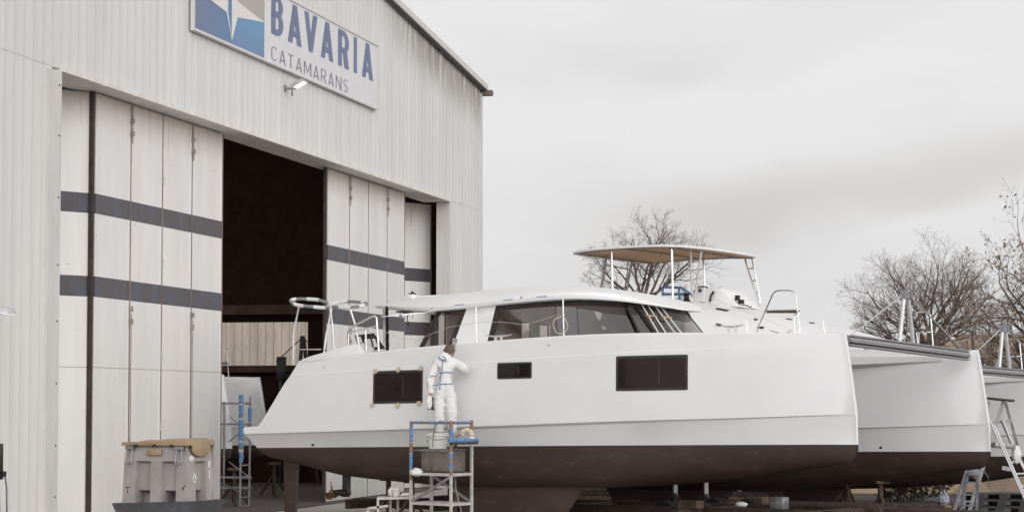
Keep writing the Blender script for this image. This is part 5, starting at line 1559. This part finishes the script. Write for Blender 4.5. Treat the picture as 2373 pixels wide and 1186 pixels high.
# blue wrapped shelf bar with the sander
mb = MB(); mb.tube([at(1040, 1020, 46.0) - po_, at(1107, 1019, 46.5) - po_], .045, 10); obj('shelf_bar', mb, M['bluetape'], pf)
mb = MB(); mb.bar(at(1045, 1027, 46.1) - po_, at(1104, 1026, 46.5) - po_, .1, .04); obj('shelf_board', mb, M['rusty'], pf)
sd = thing('sander', 'dusty pale orbital sander lying on the blue wrapped bar', 'sander', at(1080, 1012, 46.4))
mb = MB(); mb.tube([(-.07, 0, .03), (-.06, 0, .10), (0, 0, .135), (.07, 0, .11), (.12, 0, .02)], [.045, .055, .05, .05, .055], 10); obj('body', mb, M['beigetape'], sd)
mb = MB(); mb.lathe([(.07, 0), (.08, .015), (.06, .035)], (.1, 0, -.035), 16); obj('pad', mb, M['foamwhite'], sd)
mb = MB(); mb.tube([(-.07, 0, .05), (-.15, .02, .03), (-.2, .02, -.02)], .02, 8); obj('handle', mb, M['browntape'], sd)
# dirty boxes, bucket, cloth, hose
c0 = at(1027, 1097, 46.75)
bxx = thing('crate', 'dirty grey metal box standing on the work platform', 'box', (c0.x, c0.y, 1.167), -.80)
mb = MB(); mb.b2((-.36, -.24, 0), (.36, .24, .40)); obj('body', mb, M['dirtybox'], bxx, bevel=.012)
mb = MB(); mb.b2((-.375, -.255, .40), (.375, .255, .425)); obj('rim', mb, M['dirtybox'], bxx, bevel=.004)
bk = thing('bucket', 'big white plastic bucket on the dirty grey box', 'bucket', (c0.x - .10, c0.y + .02, 1.593))
mb = MB(); mb.lathe([(.17, 0), (.205, .25)], (0, 0, 0), 28); obj('body', mb, M['bucket'], bk)
mb = MB(); mb.lathe([(.208, .235), (.222, .24), (.222, .285), (.208, .29)], (0, 0, 0), 28); obj('rim', mb, M['bucket'], bk)
mb = MB(); mb.tube([V((.215 * math.cos(a), .215 * math.sin(a) , .25 - .08 * math.sin(a * 1.0) ** 2)) for a in [PI + i * PI / 12 for i in range(13)]], .006, 5); obj('handle', mb, M['steel'], bk)
cl = thing('cloth', 'crumpled white cloth on the left corner of the work platform', 'cloth', at(966, 1097, 46.75)); mb = MB(); lump(mb, V((0, 0, .03)), .10, 1.3, (1.3, 1, .8)); obj('fabric', mb, M['rag'], cl)
hs = thing('hose', 'grey hose hanging from bucket and rail of the work platform', 'hose', at(1055, 1100, 46.4)); h0 = at(1055, 1100, 46.4)
mb = MB()
mb.tube([at(x, y, d) - h0 for x, y, d in ((1002, 1036, 46.5), (1004, 1010, 46.5), (1009, 985, 46.2), (1020, 974, 46.1), (1032, 978, 46.1), (1042, 1005, 46.2), (1047, 1030, 46.4))], .012, 6)
mb.tube([at(x, y, d) - h0 for x, y, d in ((1053, 1100, 46.6), (1056, 1130, 46.6), (1064, 1165, 46.6), (1073, 1200, 46.6))], .013, 6)
obj('tube', mb, M['foamgrey'], hs)
# white steel steps left of the platform
ts = thing('trestle', 'low white steel step trestle left of the work platform', 'trestle', gp(912, 47.3)); t0_ = gp(912, 47.3)
def tp(px, py, dd=0.0): return at(px, py, 47.3 + dd) - t0_
mb = MB()
for a, dd in ((876, 0), (922, .5), (952, 0), (905, .6)):
    p = tp(a, 1154, dd); mb.bar(V((p.x, p.y, .02)), p, .045)
obj('leg', mb, M['whitepaint'], ts, smooth=False)
mb = MB(); mb.bar(tp(874, 1154), tp(956, 1152), .05); mb.bar(tp(876, 1152, .5), tp(1000, 1149, .6), .05); mb.bar(tp(852, 1177), tp(900, 1171), .045); p = tp(853, 1178); mb.bar(V((p.x, p.y, .02)), p, .045)
obj('frame', mb, M['whitepaint'], ts, smooth=False)
mb = MB(); mb.loft([[tp(876, 1152.5, -.02), tp(954, 1151, -.02), tp(954, 1151, .5), tp(876, 1152.5, .5)], [tp(876, 1150, -.02), tp(954, 1148.5, -.02), tp(954, 1148.5, .5), tp(876, 1150, .5)]]); obj('top', mb, M['rusty'], ts, smooth=False)
zt = tp(915, 1149.5).z
b2 = thing('bucket', 'small white bucket on the low step trestle', 'bucket', at(918, 1149.5, 47.4)); mb = MB(); mb.lathe([(.065, 0), (.078, .15)], (0, 0, 0), 20); obj('body', mb, M['bucket'], b2)
mb = MB(); mb.lathe([(.083, .12), (.083, .16), (.07, .165)], (0, 0, 0), 20); obj('rim', mb, M['bucket'], b2)
mb = MB(); lump(mb, V((0, 0, .08)), .085, 4.4, (.8, .8, 1.1)); o = obj('cloth', mb, M['rag']); o.location = at(907, 1149.5, 47.5); tag(o, 'white rag heap beside the small bucket on the trestle', 'cloth')
mb = MB(); lump(mb, V((0, 0, .03)), .09, 7.4, (1.2, .8, .5)); o = obj('cloth', mb, M['rag']); o.location = at(940, 1149.5, 47.4); tag(o, 'flat white rag on the right end of the trestle', 'cloth')

# ---------------------------------------------------------------- the worker
def skin_body(name, joints, edges, m, parent, root=0, sub=2):
    me = bpy.data.meshes.new(name)
    names = list(joints)
    idx = {n: i for i, n in enumerate(names)}
    me.from_pydata([joints[n][0] for n in names], [(idx[a], idx[b]) for a, b in edges], [])
    o = bpy.data.objects.new(name, me); COL.objects.link(o)
    md = o.modifiers.new('skin', 'SKIN'); md.use_smooth_shade = True
    sv = me.skin_vertices[0].data
    for n in names:
        r = joints[n][1]
        sv[idx[n]].radius = r if isinstance(r, tuple) else (r, r)
        sv[idx[n]].use_root = False
    sv[root].use_root = True
    sb = o.modifiers.new('sub', 'SUBSURF'); sb.levels = sb.render_levels = sub
    dg = bpy.context.evaluated_depsgraph_get()
    me2 = bpy.data.meshes.new_from_object(o.evaluated_get(dg))
    o.modifiers.clear(); o.data = me2; me2.name = name
    me2.materials.clear(); me2.materials.append(m)
    for p in me2.polygons: p.use_smooth = True
    if parent: o.parent = parent
    return o
FX, FY, FZ = -1.27, 47.66, 1.775
pr = thing('person', 'worker seen from behind in white hooded coverall with blue seams, reaching to the hull', 'person', (FX, FY, FZ))
def J(x, d, z, r): return (V((x - FX, d - FY, z - FZ)), r)
SK = dict(
    pelvis=J(-1.295, 47.66, 2.70, (.165, .13)), waist=J(-1.29, 47.66, 2.88, (.165, .125)), chest=J(-1.275, 47.68, 3.07, (.195, .13)), top=J(-1.265, 47.69, 3.22, (.165, .10)), neck=J(-1.245, 47.72, 3.33, (.075, .075)),
    shR=J(-1.08, 47.70, 3.225, .10), elR=J(-.885, 47.68, 3.085, .092), wrR=J(-.94, 47.92, 3.11, .07),
    shL=J(-1.46, 47.68, 3.21, .10), elL=J(-1.575, 47.62, 2.92, .088), wrL=J(-1.57, 47.56, 2.66, .058),
    hipR=J(-1.185, 47.66, 2.60, (.135, .125)), knR=J(-1.16, 47.62, 2.24, .118), anR=J(-1.155, 47.68, 1.92, .10),
    hipL=J(-1.40, 47.66, 2.60, (.135, .125)), knL=J(-1.405, 47.62, 2.24, .112), anL=J(-1.41, 47.68, 1.92, .095))
SE = [('pelvis', 'waist'), ('waist', 'chest'), ('chest', 'top'), ('top', 'neck'), ('top', 'shR'), ('shR', 'elR'), ('elR', 'wrR'), ('top', 'shL'), ('shL', 'elL'), ('elL', 'wrL'), ('pelvis', 'hipR'), ('hipR', 'knR'), ('knR', 'anR'), ('pelvis', 'hipL'), ('hipL', 'knL'), ('knL', 'anL')]
def slim(r, k): return tuple(x * k for x in r) if isinstance(r, tuple) else r * k * .85
BK = {n: (p, slim(r, .72)) for n, (p, r) in SK.items()}
BK['neck'] = J(-1.245, 47.72, 3.33, .06)
BK['head0'] = J(-1.225, 47.76, 3.41, (.072, .085)); BK['head1'] = J(-1.215, 47.775, 3.49, (.083, .098)); BK['head2'] = J(-1.21, 47.775, 3.555, (.06, .07))
BK['ftR'] = J(-1.145, 47.80, 1.82, .045); BK['ftL'] = J(-1.42, 47.80, 1.82, .045)
BE = SE + [('neck', 'head0'), ('head0', 'head1'), ('head1', 'head2'), ('anR', 'ftR'), ('anL', 'ftL')]
# hands: palm and fingers as thin chains
def hand(tag_, w, d, across, thumb):
    d = d.normalized(); across = across.normalized()
    p = w + d * .06
    BK['pm' + tag_] = (p, (.030, .018)); BE.append(('wr' + tag_, 'pm' + tag_))
    for i, L in enumerate((.072, .08, .075, .058)):
        b = p + d * .035 + across * (.026 * (i - 1.5))
        curl = across.cross(d) * (-.012)
        BK['f%d%s0' % (i, tag_)] = (b, .0095); BK['f%d%s1' % (i, tag_)] = (b + d * L * .55 + curl * .6, .0088); BK['f%d%s2' % (i, tag_)] = (b + d * L * .95 + curl * 2.2, .0075)
        BE.extend([('pm' + tag_, 'f%d%s0' % (i, tag_)), ('f%d%s0' % (i, tag_), 'f%d%s1' % (i, tag_)), ('f%d%s1' % (i, tag_), 'f%d%s2' % (i, tag_))])
    b = p + across * thumb * .035
    BK['t' + tag_] = (b + d * .01, .011); BK['u' + tag_] = (b + across * thumb * .02 + d * .045, .009)
    BE.extend([('pm' + tag_, 't' + tag_), ('t' + tag_, 'u' + tag_)])
hand('R', BK['wrR'][0], V((-.85, .35, .25)), V((.2, .3, -.9)), -1)
hand('L', BK['wrL'][0], V((.05, -.05, -1)), V((.2, 1, 0)), 1)
body = skin_body('body', BK, BE, M['skin'], pr)
SK['cuR'] = (BK['wrR'][0] + V((.0, .02, .015)), .062); SK['cuL'] = (BK['wrL'][0] + V((0, 0, -.03)), .06)
SE += [('wrR', 'cuR'), ('wrL', 'cuL')]
SK['btR'] = J(-1.145, 47.82, 1.825, .05); SK['btL'] = J(-1.42, 47.82, 1.825, .05); SE += [('anR', 'btR'), ('anL', 'btL')]
M['suit'] = mat('white_coverall', (.77, .76, .745), .8, var=.04, scale=6, dirt=(.6, .56, .52), dirt_amt=.25, bump=.5, bscale=11)
suit = skin_body('coverall', SK, SE, M['suit'], pr, sub=3)
for v in suit.data.vertices:                                  # creases and bagginess
    p = v.co
    q = V((p.x * 4.5 + p.z * 2.2, p.y * 4.5, p.z * 6.5 - p.x * 3.0))
    k_ = noise.noise(q) * .012
    r1 = 1 - abs(noise.noise(V((p.x * 7 - p.z * 5, p.y * 6, p.z * 9 + p.x * 6 + 5))))
    r2 = 1 - abs(noise.noise(V((p.x * 13 + p.z * 10, p.y * 9, p.z * 15 - p.x * 9 + 11))))
    k_ += (r1 ** 8) * .016 + (r2 ** 9) * .008 - .006
    v.co = p + v.normal * k_
suit.data.update()
# hood lying on the shoulders
mb = MB()
for k_, (r0, zz, dd, tilt) in enumerate(()): pass
hc = V((-1.30 - FX, 47.64 - FY, 3.315 - FZ))
rr = []
for j in range(7):
    a = j / 6
    rr.append([hc + V(((.135 - .05 * abs(a - .45) * 2) * math.cos(t) + .03 * a, (.10 - .03 * abs(a - .5)) * math.sin(t) + .07 * a - .02, -.06 + .15 * a + .035 * math.cos(t + 2.6))) * (1 + .08 * noise.noise(V((math.cos(t) * 2, math.sin(t) * 2, a * 3)))) for t in [i * 2 * PI / 18 for i in range(18)]])
mb.loft(rr); obj('hood', mb, M['suit'], pr, sharp=70)
# hair as a cap over the skull
mb = MB(); hh = V((-1.213 - FX, 47.765 - FY, 3.50 - FZ)); rr = []
for j in range(9):
    a = j / 8 * PI * .60
    rr.append([hh + V((.099 * math.sin(a) * math.cos(t), .112 * math.sin(a) * math.sin(t) - .008 - (.03 * (1 - math.cos(a)) if math.sin(t) < 0 else -.0), .10 * math.cos(a) - (.035 * max(0, -math.sin(t)) * a))) * 1.0 for t in [i * 2 * PI / 20 for i in range(20)]])
for ring in rr:
    for p in ring: p += (p - hh) * .06 * noise.noise(p * 30)
mb.loft(rr[1:]); obj('hair', mb, M['hair'], pr, sharp=80)
mb = MB()
for sx in (-1, 1):
    mb.tube([(-1.215 - FX + sx * .098, 47.79 - FY, 3.45 - FZ), (-1.215 - FX + sx * .108, 47.78 - FY, 3.475 - FZ), (-1.215 - FX + sx * .105, 47.785 - FY, 3.50 - FZ)], [.012, .018, .012], 8)
obj('ear', mb, M['skin'], pr)
# blue seam tapes laid on the back of the coverall
vs = [v.co.copy() for v in suit.data.vertices]; fs = [tuple(p.vertices) for p in suit.data.polygons]
bvh = BVHTree.FromPolygons(vs, fs)
def seam(pts, r=.010, out=.004):
    mb = MB(); P = []
    for (x, z) in pts:
        h = bvh.ray_cast(V((x - FX, -2, z - FZ)), V((0, 1, 0)))
        if h[0] is not None: P.append(h[0] + V((0, -out, 0)))
    if len(P) < 2: return
    L = [[p + V((0, 0, 0)), q] for p, q in zip(P, P[1:])]
    for p, q in L: mb.bar(p, q, r * .5, r * 2.0, up=(0, -1, 0)) if False else mb.tube([p, q], r, 5)
    obj('seam_tape', mb, M['bluetape'], pr)
def px2(xy):
    p = at(xy[0], xy[1], 47.55); return (p.x, p.z)
def dens(pts, n=10):
    out = []
    for a, b in zip(pts, pts[1:]):
        for i in range(n): out.append((a[0] + (b[0] - a[0]) * i / n, a[1] + (b[1] - a[1]) * i / n))
    return out + [pts[-1]]
seam(dens([px2(q) for q in ((1027, 826), (1026, 840), (1023, 862), (1020, 885), (1019, 903))]))
seam(dens([px2(q) for q in ((1014, 864), (1035, 862), (1052, 864), (1061, 868))]))
seam(dens([px2(q) for q in ((998, 872), (1005, 871), (1012, 870))]))
seam(dens([px2(q) for q in ((1002, 893), (1020, 890), (1036, 889), (1052, 889))]))
mb = MB(); mb.tube([hc + V((-.12, -.02, .03)), hc + V((-.10, -.09, -.01)), hc + V((-.03, -.115, -.03)), hc + V((.03, -.11, -.02))], .009, 5)
mb.tube([hc + V((-.03, -.11, .05)), hc + V((.02, -.115, 0)), hc + V((.03, -.10, -.05))], .009, 5); obj('seam_tape', mb, M['bluetape'], pr)
# what he holds in the left hand
wl = BK['wrL'][0] + V((FX, FY, FZ))
rgx = thing('cloth', 'white rag held in the left hand of the worker', 'cloth', wl + V((-.03, -.03, -.14))); mb = MB(); lump(mb, V((0, 0, -.06)), .085, 6.6, (.7, .7, 1.7)); obj('fabric', mb, M['rag'], rgx)
tl = thing('scraper', 'dark hand tool held in the left hand of the worker', 'tool', wl + V((.035, 0, -.15))); mb = MB(); mb.tube([(0, 0, .06), (0, 0, -.13)], [.016, .02], 8); obj('handle', mb, M['black'], tl); mb = MB(); mb.box((-.0, 0, -.16), (.06, .02, .06)); obj('blade', mb, M['dark'], tl)
# grey work glove standing against the hull
gl0 = at(1050, 822, 47.95)
gv = thing('work_glove', 'grey dusty work glove standing up against the hull beside the head', 'glove', gl0)
GJ = dict(a=(V((-.01, 0, -.02)), (.055, .03)), b=(V((.01, 0, .10)), (.06, .032)), p=(V((.025, 0, .20)), (.058, .03)))
GE = [('a', 'b'), ('b', 'p')]
for i, (dx, L) in enumerate(((-.040, .075), (-.016, .095), (.016, .092), (.040, .07))):
    GJ['g%d' % i] = (V((.03 + dx * .95, 0, .25)), .017); GJ['h%d' % i] = (V((.035 + dx * 1.02, .004, .245 + L)), .016)
    GE += [('p', 'g%d' % i), ('g%d' % i, 'h%d' % i)]
GJ['t0'] = (V((-.055, -.01, .12)), .02); GJ['t1'] = (V((-.05, -.03, .175)), .016); GE += [('b', 't0'), ('t0', 't1')]
skin_body('knit', GJ, GE, M['glove'], gv)
# ---------------------------------------------------------------- one object for every piece that stands apart
def split_far(o):
    me = o.data
    n = len(me.vertices)
    if n > 20000: return
    par = list(range(n))
    def find(i):
        while par[i] != i:
            par[i] = par[par[i]]; i = par[i]
        return i
    for e in me.edges:
        a, b = find(e.vertices[0]), find(e.vertices[1])
        if a != b: par[a] = b
    isl = {}
    for i in range(n): isl.setdefault(find(i), []).append(i)
    if not 1 < len(isl) <= 60: return
    L = []
    for r, vs in isl.items():
        c = [me.vertices[i].co for i in vs]
        lo = V([min(p[k] for p in c) for k in range(3)]); hi = V([max(p[k] for p in c) for k in range(3)])
        L.append([r, lo, hi, max(hi - lo)])
    g = list(range(len(L)))
    def gf(i):
        while g[i] != i: i = g[i]
        return i
    for i in range(len(L)):
        for j in range(i):
            d = V([max(0, L[i][1][k] - L[j][2][k], L[j][1][k] - L[i][2][k]) for k in range(3)]).length
            if d <= max(.02, .42 * max(L[i][3], L[j][3])): g[gf(i)] = gf(j)
    groups = {}
    for i in range(len(L)): groups.setdefault(gf(i), set()).add(L[i][0])
    if len(groups) < 2: return
    first = True
    base = o.name.split('.')[0]
    for roots in list(groups.values()):
        bm = bmesh.new(); bm.from_mesh(me); bm.verts.ensure_lookup_table()
        kill = [bm.verts[i] for i in range(n) if find(i) not in roots]
        bmesh.ops.delete(bm, geom=kill, context='VERTS')
        m2 = bpy.data.meshes.new(base); bm.to_mesh(m2); bm.free()
        for mm in me.materials: m2.materials.append(mm)
        if first: keep = m2; first = False
        else:
            c = bpy.data.objects.new(base, m2); COL.objects.link(c); c.parent = o.parent; c.matrix_local = o.matrix_local.copy()
            for k_ in ('label', 'category', 'group', 'kind'):
                if k_ in o: c[k_] = o[k_]
    o.data = keep
for o in list(SC.objects):
    if o.type == 'MESH' and o.parent and o.data.users == 1 and o.name.split('.')[0] not in ('lettering', 'crown', 'leaves', 'trunk', 'facade'): split_far(o)
# ================================================================ sky, sun, camera
w = bpy.data.worlds.new('World'); SC.world = w; w.use_nodes = True
nt = w.node_tree; bg = nt.nodes['Background']
SUN_EL, SUN_AZ = math.radians(28), math.radians(155)          # azimuth clockwise from +Y
sky = nt.nodes.new('ShaderNodeTexSky'); sky.sky_type = 'NISHITA'; sky.sun_disc = False
sky.sun_elevation = SUN_EL; sky.sun_rotation = SUN_AZ; sky.dust_density = 4; sky.air_density = 1.5
hs_ = nt.nodes.new('ShaderNodeHueSaturation'); hs_.inputs['Saturation'].default_value = .12
nt.links.new(sky.outputs[0], hs_.inputs['Color'])
tc = nt.nodes.new('ShaderNodeTexCoord'); sp = nt.nodes.new('ShaderNodeSeparateXYZ'); nt.links.new(tc.outputs['Generated'], sp.inputs[0])
zc = mth(nt, 'MAXIMUM', sp.outputs[2], 0.0)
cie = mth(nt, 'SUBTRACT', mth(nt, 'ADD', mth(nt, 'MULTIPLY', mth(nt, 'MINIMUM', zc, .16), .50), .795), mth(nt, 'MULTIPLY', mth(nt, 'MAXIMUM', mth(nt, 'SUBTRACT', zc, .16), 0.0), .5))
def cloud(scale, loc, detail, lo, hi):
    mp = nt.nodes.new('ShaderNodeMapping'); mp.inputs['Scale'].default_value = scale; mp.inputs['Location'].default_value = loc
    mp.inputs['Rotation'].default_value = (0, math.radians(-12), 0)
    nt.links.new(tc.outputs['Generated'], mp.inputs['Vector'])
    n1 = nt.nodes.new('ShaderNodeTexNoise'); n1.inputs['Scale'].default_value = 1.0; n1.inputs['Detail'].default_value = detail
    n1.inputs['Roughness'].default_value = .45; n1.inputs['Distortion'].default_value = .4
    nt.links.new(mp.outputs[0], n1.inputs['Vector'])
    return ramp(nt, n1.outputs['Fac'], lo, hi), n1.outputs['Fac']
cl, _ = cloud((8, 8, 22), (.3, 0, .4), 5, .20, .58)
_, wob = cloud((9, 9, 22), (2.3, 1, 1.4), 3, .3, .7)
# one long grey-brown bank of cloud low over the boats, rising to the right
lift = mth(nt, 'ADD', mth(nt, 'MULTIPLY', sp.outputs[0], .19), .058)
dz = mth(nt, 'SUBTRACT', mth(nt, 'ADD', sp.outputs[2], mth(nt, 'MULTIPLY', mth(nt, 'SUBTRACT', wob, .5), .045)), lift)
bank = mth(nt, 'MULTIPLY', mth(nt, 'MULTIPLY', ramp(nt, dz, -.016, .0), mth(nt, 'SUBTRACT', 1.0, ramp(nt, dz, .004, .03))), ramp(nt, sp.outputs[0], -.02, .11))
bank = mth(nt, 'MULTIPLY', bank, ramp(nt, sp.outputs[1], .2, .8))
col = mixc(nt, cl, (.885, .872, .878), (1.0, .998, 1.006))
col = mixc(nt, mth(nt, 'MULTIPLY', bank, .55), col, (.73, .69, .655))
sc_ = nt.nodes.new('ShaderNodeVectorMath'); sc_.operation = 'SCALE'; nt.links.new(col, sc_.inputs[0]); nt.links.new(mth(nt, 'MULTIPLY', cie, 8.6), sc_.inputs[3])
# the cloud cover is thinner, so brighter, round the hidden sun behind the camera
bd = mth(nt, 'ADD', mth(nt, 'MULTIPLY', sp.outputs[0], .40), mth(nt, 'MULTIPLY', sp.outputs[1], -.917))
glow = mth(nt, 'ADD', mth(nt, 'MULTIPLY', mth(nt, 'MULTIPLY', ramp(nt, bd, -.35, .85), mth(nt, 'SUBTRACT', 1.0, mth(nt, 'MULTIPLY', zc, .9))), 1.75), 1.0)
sc2 = nt.nodes.new('ShaderNodeVectorMath'); sc2.operation = 'SCALE'; nt.links.new(sc_.outputs[0], sc2.inputs[0]); nt.links.new(glow, sc2.inputs[3])
fin = mixc(nt, .10, sc2.outputs[0], hs_.outputs[0])
nt.links.new(fin, bg.inputs['Color']); bg.inputs['Strength'].default_value = .1
sl = bpy.data.lights.new('sun', 'SUN'); sl.energy = .65; sl.angle = math.radians(60); sl.color = (1.0, .985, .97)
so2 = bpy.data.objects.new('sun', sl); COL.objects.link(so2)
sd_ = V((math.sin(SUN_AZ) * math.cos(SUN_EL), math.cos(SUN_AZ) * math.cos(SUN_EL), math.sin(SUN_EL)))
so2.rotation_euler = sd_.to_track_quat('Z', 'Y').to_euler()
so2.location = (0, 0, 60)
cam = bpy.data.cameras.new('camera'); co = bpy.data.objects.new('camera', cam); COL.objects.link(co)
co.location = (0, 0, CAM_H); co.rotation_euler = (PI / 2 + PITCH, 0, 0)
cam.sensor_width = 36; cam.lens = 36 * F_PX / 2373; cam.clip_end = 5000; cam.clip_start = .5
SC.camera = co
SC.view_settings.view_transform = 'Standard'; SC.view_settings.look = 'None'
SC.view_settings.exposure = .22; SC.view_settings.gamma = 1.0
SC.cycles.max_bounces = 10; SC.cycles.transparent_max_bounces = 16
